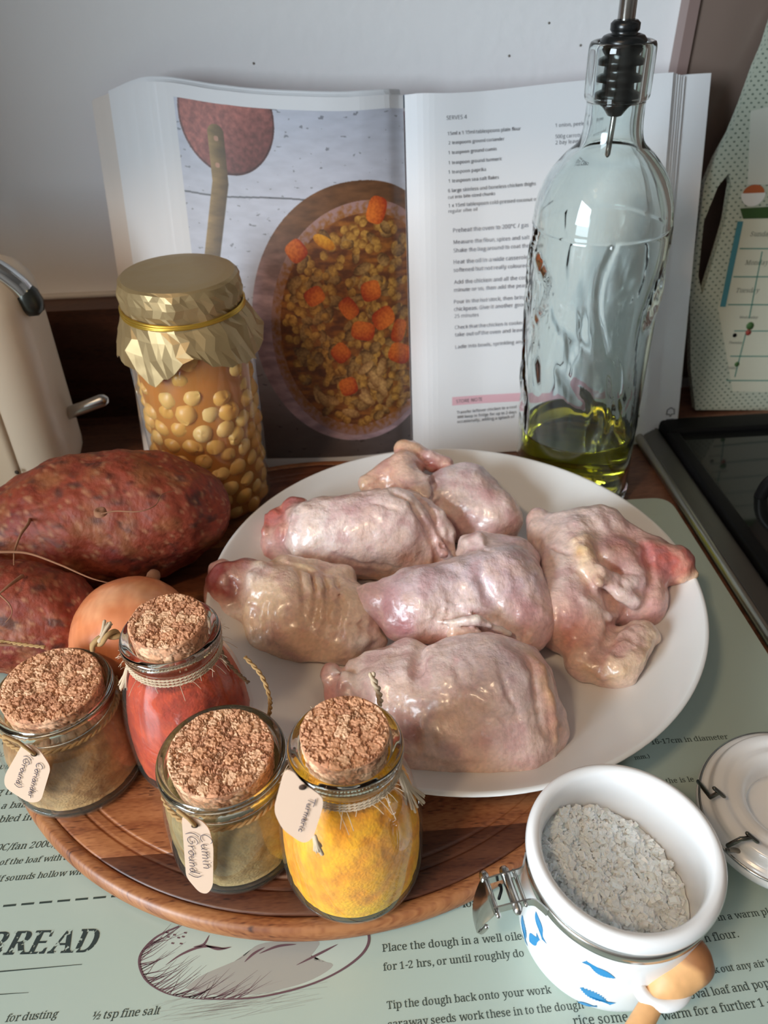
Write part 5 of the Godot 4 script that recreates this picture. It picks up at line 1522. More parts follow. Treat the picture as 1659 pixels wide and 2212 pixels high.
	var tag_co := tag_on(co, [Vector3(-0.1362,0.0796,-0.2120), Vector3(-0.1310,0.0753,-0.2120), Vector3(-0.1295,0.0623,-0.2120), Vector3(-0.1403,0.0384,-0.2120), Vector3(-0.1456,0.0381,-0.2120), Vector3(-0.1523,0.0506,-0.2120), Vector3(-0.1502,0.0584,-0.2120)], Vector3(-0.1336,0.0726,-0.2117), Vector3.ZERO)
	part("twine_loop", tube([Vector3(-0.1426,0.0847,-0.2125) - co.position, Vector3(-0.1367,0.0826,-0.2105) - co.position, Vector3(-0.1332,0.0735,-0.2112) - co.position], 0.0008, 6), M.twine, co)
	handwriting("Coriander", Vector3(-0.1338,0.0673,-0.2116) - co.position, Vector3(-0.1445,0.0432,-0.2116) - co.position, Vector3(1, 0.3, 0), M.pen, tag_co)
	handwriting("(Ground)", Vector3(-0.1371,0.0728,-0.2116) - co.position, Vector3(-0.1475,0.0519,-0.2116) - co.position, Vector3(1, 0.3, 0), M.pen, tag_co)
	twine(smooth_path([Vector3(-0.1125,0.0600,-0.2629) - co.position, Vector3(-0.1085,0.0580,-0.2534) - co.position, Vector3(-0.1062,0.0520,-0.2457) - co.position, Vector3(-0.1028,0.0470,-0.2448) - co.position], 10), 0.0010, co, M.twine, "twine_end")
	twine(smooth_path([Vector3(-0.1521,0.0600,-0.2860) - co.position, Vector3(-0.1628,0.0610,-0.2879) - co.position, Vector3(-0.1758,0.0620,-0.2908) - co.position], 10), 0.0010, co, M.twine, "twine_end")
	# cumin
	var cu := thing("cumin_jar", "squat corked glass jar tagged Cumin at the front of the board", "spice jar", Vector3(-0.0548, 0.0161, -0.2024))
	wide.call(cu, 0.0748, 0.0785, 0.0217, 102, 0.0296, 0.0272)
	powder.call("ground_cumin", "olive brown ground cumin in the squat jar at the board's front", cu, [Vector2(0, 0.0052), Vector2(0.025, 0.0052), Vector2(0.0272, 0.008), Vector2(0.0280, 0.016), Vector2(0.0277, 0.028), Vector2(0.0262, 0.041), Vector2(0.02, 0.045), Vector2(0, 0.046)], lin(136, 112, 66), lin(156, 130, 80), lin(188, 166, 116), 302, 0.03)
	twine(ring_path(0.0263, 0.0462, 0.0, TAU, 140, 0.001), 0.0011, cu, M.twine)
	var tag_cu := tag_on(cu, [Vector3(-0.0652,0.0857,-0.1690), Vector3(-0.0589,0.0824,-0.1690), Vector3(-0.0565,0.0758,-0.1690), Vector3(-0.0568,0.0629,-0.1690), Vector3(-0.0612,0.0338,-0.1690), Vector3(-0.0643,0.0280,-0.1690), Vector3(-0.0674,0.0300,-0.1690), Vector3(-0.0706,0.0427,-0.1690)], Vector3(-0.0613,0.0792,-0.1687), Vector3.ZERO)
	part("twine_loop", tube([Vector3(-0.0662,0.0873,-0.1700) - cu.position, Vector3(-0.0629,0.0855,-0.1682) - cu.position, Vector3(-0.0612,0.0798,-0.1685) - cu.position], 0.0008, 6), M.twine, cu)
	handwriting("Cumin", Vector3(-0.0602,0.0739,-0.1686) - cu.position, Vector3(-0.0627,0.0482,-0.1686) - cu.position, Vector3(1, 0.05, 0), M.pen, tag_cu)
	handwriting("(Ground)", Vector3(-0.0647,0.0761,-0.1686) - cu.position, Vector3(-0.0686,0.0435,-0.1686) - cu.position, Vector3(1, 0.05, 0), M.pen, tag_cu)
	twine(smooth_path([Vector3(-0.0616,0.0620,-0.2402) - cu.position, Vector3(-0.0660,0.0680,-0.2410) - cu.position, Vector3(-0.0730,0.0700,-0.2443) - cu.position], 10), 0.0010, cu, M.twine, "twine_end")
	twine(smooth_path([Vector3(-0.0378,0.0600,-0.2330) - cu.position, Vector3(-0.0366,0.0700,-0.2339) - cu.position, Vector3(-0.0396,0.0790,-0.2399) - cu.position, Vector3(-0.0465,0.0850,-0.2462) - cu.position], 10), 0.0011, cu, M.twine, "twine_end")
	# turmeric
	var tu := thing("turmeric_jar", "corked bottle-shaped glass jar of bright yellow powder tagged Turmeric", "spice jar", Vector3(-0.0033, 0.0161, -0.1843))
	tall.call(tu, 103)
	powder.call("ground_turmeric", "bright yellow ground turmeric in the bottle-shaped jar", tu, [Vector2(0, 0.0062), Vector2(0.025, 0.0068), Vector2(0.0282, 0.010), Vector2(0.0287, 0.022), Vector2(0.0280, 0.038), Vector2(0.0246, 0.055), Vector2(0.0208, 0.065), Vector2(0.016, 0.067), Vector2(0, 0.067)], lin(236, 150, 6), lin(250, 176, 4), lin(255, 204, 8), 303, 0.0)
	fuzzy_wrap(tu)
	var tag_tu := tag_on(tu, [Vector3(-0.0236,0.1259,-0.1560), Vector3(-0.0207,0.1265,-0.1560), Vector3(-0.0182,0.1195,-0.1560), Vector3(-0.0118,0.1101,-0.1560), Vector3(-0.0120,0.1046,-0.1560), Vector3(-0.0169,0.0849,-0.1560), Vector3(-0.0206,0.0818,-0.1560), Vector3(-0.0272,0.0924,-0.1560), Vector3(-0.0291,0.1042,-0.1560)], Vector3(-0.0181,0.1173,-0.1557), Vector3.ZERO)
	handwriting("Turmeric", Vector3(-0.0163,0.1113,-0.1556) - tu.position, Vector3(-0.0217,0.0911,-0.1556) - tu.position, Vector3(1, 0.3, 0), M.pen, tag_tu)
	twine(smooth_path([Vector3(0.0115,0.0960,-0.2055) - tu.position, Vector3(0.0109,0.1040,-0.2048) - tu.position, Vector3(0.0092,0.1100,-0.2057) - tu.position, Vector3(0.0085,0.1130,-0.2067) - tu.position], 10), 0.0014, tu, M.jute, "twine_end")
	fray(tu, Vector3(0.0171,0.0880,-0.1781) - tu.position, Vector3(0.0222,0.0660,-0.1775) - tu.position, 26)
	fray(tu, Vector3(-0.0160,0.0885,-0.1545) - tu.position, Vector3(-0.0155,0.0807,-0.1540) - tu.position, 14)
	# paprika
	var pa := thing("paprika_jar", "corked bottle-shaped glass jar of red orange paprika behind the others", "spice jar", Vector3(-0.0776, 0.0161, -0.2496))
	tall.call(pa, 104)
	powder.call("paprika", "red orange paprika in the bottle-shaped jar behind the others", pa, [Vector2(0, 0.0062), Vector2(0.025, 0.0068), Vector2(0.0282, 0.010), Vector2(0.0287, 0.022), Vector2(0.0280, 0.038), Vector2(0.0246, 0.055), Vector2(0.0208, 0.065), Vector2(0.016, 0.067), Vector2(0, 0.067)], lin(172, 52, 22), lin(198, 68, 28), lin(228, 96, 44), 304, 0.0)
	fuzzy_wrap(pa)
	twine(smooth_path([Vector3(-0.1044,0.0900,-0.2612) - pa.position, Vector3(-0.1079,0.0920,-0.2590) - pa.position, Vector3(-0.1123,0.0900,-0.2573) - pa.position, Vector3(-0.1163,0.0860,-0.2581) - pa.position], 10), 0.0024, pa, M.twine, "twine_end")
	fray(pa, Vector3(-0.1117,0.0910,-0.2566) - pa.position, Vector3(-0.1089,0.0940,-0.2636) - pa.position, 14)
	fray(pa, Vector3(-0.0988,0.0840,-0.2465) - pa.position, Vector3(-0.1027,0.0740,-0.2448) - pa.position, 18)
	twine(smooth_path([Vector3(-0.0581,0.0880,-0.2512) - pa.position, Vector3(-0.0547,0.0820,-0.2463) - pa.position, Vector3(-0.0469,0.0700,-0.2446) - pa.position], 10), 0.0010, pa, material(s8(120, 92, 66), 0.9), "twine_end")

func fuzzy_wrap(o: Node3D) -> void:
	# thin jute wound three times round the neck, with loose fibres
	for k in 3: twine(ring_path(0.0210, 0.0738 + 0.0011 * k, 0.0, TAU, 120, 0.0006 * (k - 1)), 0.0006, o, M.jute)
	var hairs := []
	for k in 46:
		var a := rng.randf() * TAU
		var p := Vector3(cos(a) * 0.0216, 0.0745 + rng.randf_range(-0.001, 0.001), sin(a) * 0.0216)
		var d := Vector3(cos(a + rng.randf_range(-1, 1)), rng.randf_range(-1.6, 0.6), sin(a + rng.randf_range(-1, 1))) * rng.randf_range(0.002, 0.006)
		hairs.append(tube([p, p + d * 0.5 + Vector3(0, 0.0006, 0), p + d], 0.00011, 4))
	part("loose_fibres", joined(hairs), M.jute, o)

func fray(o: Node3D, from: Vector3, to: Vector3, n: int) -> void:
	var hairs := []
	var d := to - from
	for k in n:
		var s := Vector3(rng.randf_range(-1, 1), rng.randf_range(-1, 1), rng.randf_range(-1, 1)) * d.length() * 0.2
		hairs.append(tube([from + s * 0.12, from + d * 0.5 + s * 0.3, to + s], 0.00022 + 0.0003 * float(k % 3), 5))
	part("frayed_end", joined(hairs), M.jute, o)
# ---------- salt pot ----------
func salt_pot() -> void:
	var at := Vector3(0.100, 0.0041, -0.153)
	var o := thing("salt_pot", "white ceramic salt pot with blue fish, open, with a steel clip and hinged lid", "salt pot", at)
	var pr := [Vector2(0, 0.001), Vector2(0.02, 0.0005), Vector2(0.03, 0.0), Vector2(0.0335, 0.002), Vector2(0.0352, 0.007), Vector2(0.0360, 0.018), Vector2(0.0361, 0.032), Vector2(0.0357, 0.043), Vector2(0.0348, 0.0475), Vector2(0.0345, 0.0525), Vector2(0.0352, 0.055), Vector2(0.0366, 0.0565), Vector2(0.0371, 0.0595), Vector2(0.0366, 0.0625), Vector2(0.0350, 0.0642), Vector2(0.0332, 0.0642), Vector2(0.0318, 0.0630), Vector2(0.0310, 0.060), Vector2(0.0307, 0.055), Vector2(0.0312, 0.045), Vector2(0.0315, 0.03), Vector2(0.031, 0.012), Vector2(0.027, 0.007), Vector2(0, 0.006)]
	var pot := part("pot_body", lathe(smooth_profile(pr, 7), 140), M.enamel, o)
	# steel band in the groove, with the clip's two arms
	part("steel_band", lathe([Vector2(0.0350, 0.0482), Vector2(0.0359, 0.0482), Vector2(0.0362, 0.0486), Vector2(0.0362, 0.0526), Vector2(0.0359, 0.053), Vector2(0.0350, 0.053)], 120), M.steel, o)
	var e := Vector3(cos(deg_to_rad(172)), 0, sin(deg_to_rad(172)))
	var t := Vector3(-e.z, 0, e.x)
	var B := func(rad: float, tan_: float, y: float) -> Vector3: return e * rad + t * tan_ + Vector3(0, y, 0)
	var strip := func(path: Array, w: float, th: float) -> ArrayMesh:
		# flat steel strip, w tall, th thick, along a path
		var v := PackedVector3Array()
		var n := path.size()
		for k in n:
			var d: Vector3 = (path[mini(k + 1, n - 1)] - path[maxi(k - 1, 0)]).normalized()
			var s := d.cross(Vector3.UP).normalized() * th * 0.5
			var h := Vector3(0, w * 0.5, 0)
			v.append_array(PackedVector3Array([path[k] - s - h, path[k] + s - h, path[k] + s + h, path[k] - s + h]))
		var idx := quads(4, n, true)
		idx.append_array(PackedInt32Array([0, 1, 2, 0, 2, 3]))
		var q := (n - 1) * 4
		idx.append_array(PackedInt32Array([q, q + 2, q + 1, q, q + 3, q + 2]))
		return amesh(v, idx, null, null, false)
	for s in [-1.0, 1.0]:
		part("clip_arm", strip.call(smooth_path([B.call(0.0345, s * 0.0115, 0.0505), B.call(0.0362, s * 0.0085, 0.0505), B.call(0.0385, s * 0.0062, 0.0502), B.call(0.046, s * 0.0058, 0.050), B.call(0.0535, s * 0.0056, 0.0492)], 5), 0.0045, 0.0006), M.steel, o)
	part("clip_pin", tube([B.call(0.0445, -0.0078, 0.0500), B.call(0.0445, 0.0078, 0.0500)], 0.0019, 14), M.steel, o)
	part("clip_pin", tube([B.call(0.0410, -0.0068, 0.0502), B.call(0.0410, 0.0068, 0.0502)], 0.0008, 10), M.steel, o)
	part("clip_pin", tube([B.call(0.0522, -0.0078, 0.0492), B.call(0.0522, 0.0078, 0.0492)], 0.0010, 12), M.steel, o)
	part("rivet", tube([B.call(0.0525, 0.0066, 0.0488), B.call(0.0525, 0.0084, 0.0488)], 0.0019, 14), M.steel, o)
	# lever plate, bent, hanging outside; wire loop below it
	var pv := PackedVector3Array()
	for k in 13:
		var q := k / 12.0
		var rad := 0.0545 + 0.0035 * sin(q * 2.4)
		var y := lerpf(0.0510, 0.0250, q)
		var half := lerpf(0.0075, 0.0016, pow(q, 1.3))
		for c in [[-half, 0.0], [half, 0.0], [half, 0.0006], [-half, 0.0006]]:
			pv.append(B.call(rad + c[1] - absf(c[0]) * 0.25, c[0], y))
	var pidx := quads(4, 13, true)
	pidx.append_array(PackedInt32Array([0, 1, 2, 0, 2, 3, 48, 50, 49, 48, 51, 50]))
	part("clip_lever", amesh(pv, pidx), M.steel, o)
	part("wire_loop", tube(smooth_path([B.call(0.052, 0.0072, 0.0478), B.call(0.0515, 0.0066, 0.042), B.call(0.0520, 0.0055, 0.036), B.call(0.0545, 0.0022, 0.0262), B.call(0.0556, 0.0, 0.0238), B.call(0.0553, -0.0020, 0.0262), B.call(0.0545, -0.0040, 0.034)], 6), 0.0010, 10), M.steel, o)
	part("spring", tube(smooth_path([B.call(0.0500, -0.002, 0.0498), B.call(0.0485, 0.0, 0.0515), B.call(0.0475, 0.003, 0.049), B.call(0.0472, 0.0045, 0.046)], 5), 0.0006, 8), M.black, o)
	# blue fish printed on the side: shapes laid on the curve of the pot
	var blue := material(s8(44, 140, 196), 0.3)
	var fish := func(a: float, y: float, turn: float, size: float, ragged: float):
		var pl := []
		for k in 26:
			var q := k / 25.0
			var x := lerpf(-0.5, 0.62, q)
			var w := 0.2 * sin(clampf(q / 0.78, 0, 1) * PI) if q < 0.78 else 0.02 + (q - 0.78) * 0.55
			pl.append(Vector2(x, w + (ragged * 0.07 * float(k % 2) if q < 0.7 else 0.0)))
		for k in 26:
			var q := 1.0 - k / 25.0
			var x := lerpf(-0.5, 0.62, q) - (0.07 if k == 0 else 0.0)
			var w := 0.18 * sin(clampf(q / 0.78, 0, 1) * PI) if q < 0.78 else 0.02 + (q - 0.78) * 0.5
			pl.append(Vector2(x, -w - (ragged * 0.04 * float(k % 2) if q < 0.7 else 0.0)))
		var poly := PackedVector2Array()
		for p in pl:
			var z: Vector2 = p.rotated(turn) * size
			poly.append(z)
		var tri := Geometry2D.triangulate_polygon(poly)
		var v := PackedVector3Array()
		for p in poly:
			var ang := a - p.x / 0.0361
			var yy := y + p.y
			var rr := 0.03622 - 0.0009 * pow(maxf(0.0, (0.018 - yy) / 0.012), 2.0) + (0.0 if yy < 0.036 else -0.0007 * pow((yy - 0.036) / 0.009, 2.0))
			v.append(Vector3(cos(ang) * rr, yy, sin(ang) * rr))
		var idx := PackedInt32Array()
		for k in range(0, tri.size(), 3):
			var n := (v[tri[k + 1]] - v[tri[k]]).cross(v[tri[k + 2]] - v[tri[k]])
			if n.dot(Vector3(cos(a), 0, sin(a))) > 0: idx.append_array(PackedInt32Array([tri[k], tri[k + 2], tri[k + 1]]))
			else: idx.append_array(PackedInt32Array([tri[k], tri[k + 1], tri[k + 2]]))
		part("fish_print", amesh(v, idx), blue, pot)
	fish.call(deg_to_rad(115.5), 0.0375, PI - 0.28, 0.0112, 0.5)
	fish.call(deg_to_rad(114), 0.0170, -0.35, 0.0125, 1.6)
	fish.call(deg_to_rad(117), 0.0060, 0.5, 0.0075, 0.8)
	fish.call(deg_to_rad(158), 0.0355, -0.95, 0.0115, 0.2)
	fish.call(deg_to_rad(160), 0.0215, -1.9 + PI, 0.0120, 0.2)
	fish.call(deg_to_rad(172), 0.0150, -1.1, 0.0125, 1.2)
	# holder ring for the spoon
	var ra := deg_to_rad(79)
	var rc := Vector3(0.1081,0.0330,-0.1179) - at
	var rn := Vector3(cos(ra), 0, sin(ra))
	var rt := Vector3(-rn.z, 0, rn.x)
	var loop := []
	for k in 25:
		var a := PI + lerpf(0.5, TAU - 0.5, k / 24.0)
		loop.append(rc + rn * (cos(a) * 0.0070) + rt * (sin(a) * 0.0090))
	part("spoon_ring", tube(smooth_path(loop, 2), 0.0027, 14), M.enamel, o)
	# lid: hinged by wires, lying upside down beside the pot
	var lid := part("lid", lathe(smooth_profile([Vector2(0, 0.0), Vector2(0.025, 0.0), Vector2(0.0335, 0.002), Vector2(0.0365, 0.006), Vector2(0.0370, 0.0105), Vector2(0.0350, 0.0135), Vector2(0.0325, 0.0150), Vector2(0.0318, 0.0175), Vector2(0.0305, 0.0200), Vector2(0.0275, 0.0208), Vector2(0.0250, 0.0198), Vector2(0.0235, 0.0200), Vector2(0.0215, 0.0205), Vector2(0.0190, 0.0195), Vector2(0.0172, 0.0165), Vector2(0.0162, 0.010), Vector2(0.0155, 0.004), Vector2(0, 0.003)], 6), 110), M.enamel, o)
	lid.position = Vector3(0.1904,0.0220,-0.1842) - at
	lid.rotation = Vector3(0.10, 0.0, 0.16)
	part("lid_wire", tube(ring_path(0.0357, 0.0123, 0.0, TAU, 80), 0.0008, 8), M.steel, lid)
	var dark := material(s8(120, 116, 108), 0.25, 1.0)
	for h in [[Vector3(0.1548,0.0340,-0.1985), Vector3(0.1521,0.0440,-0.1842), Vector3(0.1549,0.0470,-0.1842)], [Vector3(0.1520,0.0400,-0.1643), Vector3(0.1544,0.0480,-0.1623), Vector3(0.1601,0.0460,-0.1634)]]:
		part("hinge_wire", tube([h[0] - at, h[1] - at, h[2] - at], 0.0010, 8), dark, o)
		part("hinge_pin", tube([h[2] - at + Vector3(-0.002, 0.002, -0.001), h[2] - at + Vector3(0.0022, -0.0012, 0.0012)], 0.0009, 8), dark, o)
	part("hinge_wire", tube(smooth_path([Vector3(0.1530,0.0360,-0.1645) - at, Vector3(0.1603,0.0300,-0.1668) - at, Vector3(0.1660,0.0260,-0.1636) - at, Vector3(0.1722,0.0240,-0.1584) - at], 5), 0.0011, 8), dark, o)
	# salt
	var n := noise(120.0, 5, 4)
	var v := PackedVector3Array()
	var rings := 46
	var segs := 120
	for j in rings + 1:
		for i in segs:
			var a := TAU * i / segs
			var rr := 0.0313 * (1.0 - float(j) / rings)
			var p := Vector3(cos(a) * rr, 0, sin(a) * rr)
			p.y = 0.0365 - 0.0115 * p.x / 0.0305 - 0.005 * p.z / 0.0305 + n.get_noise_3dv(p) * 0.0040
			v.append(p)
	var salt := MeshInstance3D.new()
	salt.mesh = amesh(v, quads(segs, rings + 1, true))
	var sm := material(s8(250, 250, 248), 0.4)
	sm.subsurf_scatter_enabled = true
	sm.subsurf_scatter_strength = 0.2
	salt.material_override = sm
	put(salt, "coarse_salt", "coarse white sea salt heaped inside the open ceramic pot", "salt", at)
	salt.set_meta("kind", "stuff")
	var flake := BoxMesh.new()
	flake.size = Vector3(0.0024, 0.0007, 0.0018)
	var mm := MultiMesh.new()
	mm.transform_format = MultiMesh.TRANSFORM_3D
	mm.mesh = flake
	mm.instance_count = 2600
	for k in 2600:
		var a := rng.randf() * TAU
		var rr := sqrt(rng.randf()) * 0.0298
		var p := Vector3(cos(a) * rr, 0, sin(a) * rr)
		p.y = 0.0365 - 0.0115 * p.x / 0.0305 - 0.005 * p.z / 0.0305 + n.get_noise_3dv(p) * 0.0040 + 0.0002
		mm.set_instance_transform(k, Transform3D(Basis.from_euler(Vector3(rng.randf_range(-1, 1), rng.randf() * TAU, rng.randf_range(-1, 1))) * rng.randf_range(0.4, 1.3), p + Vector3(0, rng.randf_range(0.0, 0.0008), 0)))
	var fl := MultiMeshInstance3D.new()
	fl.multimesh = mm
	fl.material_override = sm
	fl.name = "salt_flakes"
	fl.set_meta("kind", "stuff")
	salt.add_child(fl, true)
	# wooden spoon through the ring
	var sp := Blob.new()
	sp.floor_y = -9.0
	sp.wob = noise(30.0, 1, 1)
	sp.wob_amp = 0.0002
	sp.fine = noise(300.0, 2, 1)
	sp.fine_amp = 0.0
	var w1 := lin(226, 172, 116)
	var c0 := at + rc
	var top := Vector3(0.1206,0.0385,-0.1239)
	var axis := (top - c0).normalized()
	sp.add(Vector3(0.1116,0.0340,-0.1201), Vector3(0.1192,0.0375,-0.1234), 0.0090, 0.0096, w1, 1.0, 0.003)
	sp.add(Vector3(0.1102,0.0340,-0.1192), Vector3(0.0943,0.0280,-0.1045), 0.0034, 0.0044, w1, 1.0, 0.004)
	sp.add(Vector3(0.1269,0.0400,-0.1324), Vector3(0.1312,0.0400,-0.1239), 0.0066, 0.0066, w1, 1.0, 0.0012, true)
	var wn := noise(60.0, 8, 3)
	var wood := func(_b, p: Vector3) -> Color:
		var s := (p - c0).dot(axis)
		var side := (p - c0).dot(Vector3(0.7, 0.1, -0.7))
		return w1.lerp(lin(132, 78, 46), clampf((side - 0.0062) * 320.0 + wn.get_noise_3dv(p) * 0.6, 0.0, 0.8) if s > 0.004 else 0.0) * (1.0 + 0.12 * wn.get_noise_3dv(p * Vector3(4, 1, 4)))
	var spoon := MeshInstance3D.new()
	spoon.mesh = sp.mesh(0.0008, wood)
	var wm := material(Color.WHITE, 0.5)
	wm.vertex_color_use_as_albedo = true
	spoon.material_override = wm
	put(spoon, "wooden_spoon", "small wooden salt spoon stuck through the ring on the fish pot", "spoon")

# ---------- cream appliance ----------
func appliance() -> void:
	var o := thing("kitchen_appliance", "cream rounded kitchen appliance with chrome trim at the left edge", "appliance", Vector3(-0.292, 0, -0.527))
	part("body", rbox(Vector3(0.186, 0.172, 0.080), 0.026), material(s8(226, 210, 188), 0.35), o).position = Vector3(0, 0.088, 0)
	part("front_panel", rbox(Vector3(0.142, 0.130, 0.012), 0.005), material(s8(216, 196, 170), 0.4), o).position = Vector3(-0.006, 0.080, 0.0375)
	for k in 2: part("foot", lathe([Vector2(0, 0), Vector2(0.01, 0), Vector2(0.01, 0.004), Vector2(0, 0.004)], 20), M.black, o).position = Vector3(-0.06 + 0.12 * k, 0, 0.03)
	part("chrome_trim", tube(smooth_path([Vector3(-0.02, 0.182, 0.012), Vector3(0.04, 0.1815, 0.012), Vector3(0.074, 0.176, 0.012), Vector3(0.090, 0.163, 0.012), Vector3(0.0955, 0.152, 0.012)], 6), 0.0075, 16), M.chrome, o)
	part("trim_end", tube([Vector3(0.0945, 0.156, 0.012), Vector3(0.0965, 0.149, 0.012)], 0.0082, 16), material(s8(60, 62, 58), 0.3, 0.6), o)
	part("metal_rod", tube([Vector3(0.08, 0.052, -0.006), Vector3(0.120, 0.066, -0.006)], 0.0048, 18), M.steel, o)
	var sp := part("dark_speck", lathe([Vector2(0.0016, 0), Vector2(0.0017, 0.0003), Vector2(0.0, 0.0004)], 9), material(s8(60, 48, 38), 0.8), o)
	sp.position = Vector3(-0.2281,0.0385,-0.4830) - o.position
	sp.rotation.x = PI / 2

# ---------- dotted board with a weekly planner behind the hob ----------
func planner() -> void:
	var o := thing("planner_board", "pale green dotted board with a weekly planner sheet standing behind the hob", "board", Vector3(0.36, 0.0142, -0.578))
	o.rotation.x = -0.19
	var loc := func(p: Vector3) -> Vector2:
		var q: Vector3 = o.transform.affine_inverse() * p
		return Vector2(q.x, q.y)
	var dots := Image.create(64, 64, false, Image.FORMAT_RGB8)
	dots.fill(s8(186, 194, 178))
	for y in 64:
		for x in 64:
			var d := minf(Vector2(x - 16, (y - 16) * 1.4).length(), Vector2(x - 48, (y - 48) * 1.4).length())
			if d < 11: dots.set_pixel(x, y, s8(112, 126, 112))
	var m := material(Color.WHITE, 0.6)
	m.albedo_texture = ImageTexture.create_from_image(dots)
	m.uv1_triplanar = true
	m.uv1_scale = Vector3.ONE * 175.0
	var on := func(px: Array) -> PackedVector2Array:
		var q := PackedVector2Array()
		for p in px: q.append(loc.call(p))
		return q
	var outline: PackedVector2Array = on.call([Vector3(0.3282,0.2921,-0.6320), Vector3(0.3249,0.2751,-0.6270), Vector3(0.3203,0.2617,-0.6230), Vector3(0.3150,0.2403,-0.6170), Vector3(0.3088,0.2201,-0.6100), Vector3(0.3007,0.2045,-0.6050), Vector3(0.2943,0.1855,-0.6000), Vector3(0.2940,0.1108,-0.5880), Vector3(0.3049,0.0405,-0.5800), Vector3(0.3146,0.0034,-0.5780), Vector3(0.4434,-0.0043,-0.5780), Vector3(0.3831,0.2130,-0.6100), Vector3(0.3584,0.2914,-0.6320)])
	var hole: PackedVector2Array = on.call([Vector3(0.3122,0.1917,-0.6050), Vector3(0.3155,0.1844,-0.6040), Vector3(0.3153,0.1579,-0.5980), Vector3(0.3101,0.1278,-0.5910), Vector3(0.3054,0.1029,-0.5870), Vector3(0.2998,0.1174,-0.5900), Vector3(0.2981,0.1585,-0.5980), Vector3(0.3053,0.1827,-0.6030)])
	var slab := CSGPolygon3D.new()
	slab.polygon = outline
	slab.depth = 0.007
	slab.material = m
	slab.name = "board"
	o.add_child(slab, true)
	slab.position.z = 0.0
	var cut := CSGPolygon3D.new()
	cut.polygon = hole
	cut.depth = 0.03
	cut.operation = CSGShape3D.OPERATION_SUBTRACTION
	cut.material = m
	cut.name = "grip_hole"
	slab.add_child(cut, true)
	cut.position.z = 0.01
	var flatm := func(px: Array, z: float, c: Color, nm: String): part(nm, prism(on.call(px), 0.0004, z), material(c, 0.7), o)
	flatm.call([Vector3(0.3289,0.1603,-0.6000), Vector3(0.4001,0.1575,-0.6000), Vector3(0.4386,0.0112,-0.5790), Vector3(0.3453,0.0189,-0.5790), Vector3(0.3204,0.0908,-0.5880)], 0.0001, s8(206, 208, 190), "paper_sheet")
	flatm.call([Vector3(0.3252,0.1572,-0.5990), Vector3(0.3297,0.1570,-0.5990), Vector3(0.3264,0.0917,-0.5880), Vector3(0.3217,0.0920,-0.5880)], 0.0005, s8(70, 136, 150), "teal_stripe")
	flatm.call([Vector3(0.3255,0.1664,-0.6010), Vector3(0.3971,0.1679,-0.6010), Vector3(0.4001,0.1575,-0.6000), Vector3(0.3293,0.1589,-0.6000)], 0.0006, s8(52, 84, 40), "green_stripe")
	flatm.call([Vector3(0.3218,0.2328,-0.6150), Vector3(0.3809,0.2429,-0.6180), Vector3(0.3950,0.1807,-0.6050), Vector3(0.3287,0.1831,-0.6050)], 0.0001, s8(206, 208, 196), "printed_panel")
	var bowl := []
	for k in 13:
		var a := PI * k / 12.0
		bowl.append(Vector2(cos(a), -sin(a)))
	var bc: Vector2 = loc.call(Vector3(0.3343,0.1770,-0.6040))
	var pl := PackedVector2Array()
	var pw := PackedVector2Array()
	for q in bowl:
		pl.append(bc + q * 0.0085)
		pw.append(bc + q * 0.0098)
	part("bowl_print", prism(pw, 0.0003, 0.0006), material(s8(226, 226, 222), 0.6), o)
	for k in pl.size(): pl[k] = bc + Vector2(bowl[k].x * 0.0085, -bowl[k].y * 0.006 if k > 0 else 0.0)
	part("bowl_print", prism(pl, 0.0003, 0.0007), material(s8(176, 92, 48), 0.6), o)
	var teal := material(s8(76, 136, 124), 0.7)
	var bars := []
	for yk in [[1604, 540], [0, 0]]:
		pass
	for q in [[Vector3(0.3305,0.1367,-0.5960), Vector3(0.4061,0.1335,-0.5960)], [Vector3(0.3290,0.1153,-0.5920), Vector3(0.4114,0.1117,-0.5920)], [Vector3(0.3284,0.0932,-0.5890), Vector3(0.4175,0.0890,-0.5890)], [Vector3(0.3374,0.0715,-0.5850), Vector3(0.4228,0.0671,-0.5850)], [Vector3(0.3376,0.0502,-0.5820), Vector3(0.4286,0.0453,-0.5820)], [Vector3(0.3381,0.0290,-0.5800), Vector3(0.4350,0.0235,-0.5800)], [Vector3(0.3495,0.1337,-0.5960), Vector3(0.3484,0.0811,-0.5870)], [Vector3(0.3478,0.0697,-0.5850), Vector3(0.3448,0.0317,-0.5800)]]:
		var a: Vector2 = loc.call(q[0])
		var b: Vector2 = loc.call(q[1])
		var s := (b - a).orthogonal().normalized() * 0.0004
		bars.append(prism(PackedVector2Array([a - s, b - s, b + s, a + s]), 0.0003, 0.0005))
	part("printed_grid", joined(bars), teal, o)
	var grey := material(s8(96, 104, 92), 0.7)
	var f := font("Droid Serif")
	for q in [["Sunday", Vector3(0.3373,0.1456,-0.5980), Vector3(0.3548,0.1449,-0.5980)], ["Monday", Vector3(0.3368,0.1241,-0.5940), Vector3(0.3561,0.1233,-0.5940)], ["Tuesday", Vector3(0.3329,0.1028,-0.5900), Vector3(0.3526,0.1019,-0.5900)], ["Wednesday", Vector3(0.3396,0.0815,-0.5870), Vector3(0.3556,0.0807,-0.5870)], ["Thursday", Vector3(0.3341,0.0609,-0.5840), Vector3(0.3463,0.0602,-0.5840)], ["Friday", Vector3(0.3360,0.0392,-0.5810), Vector3(0.3451,0.0387,-0.5810)]]:
		var a: Vector2 = loc.call(q[1])
		var b: Vector2 = loc.call(q[2])
		lettering(q[0], Vector3(a.x, a.y, 0.0007), Vector3(b.x, b.y, 0.0007), Vector3.UP, grey, o, f, 0.2)
	var red := material(s8(176, 70, 60), 0.6)
	var leafg := material(s8(70, 110, 60), 0.6)
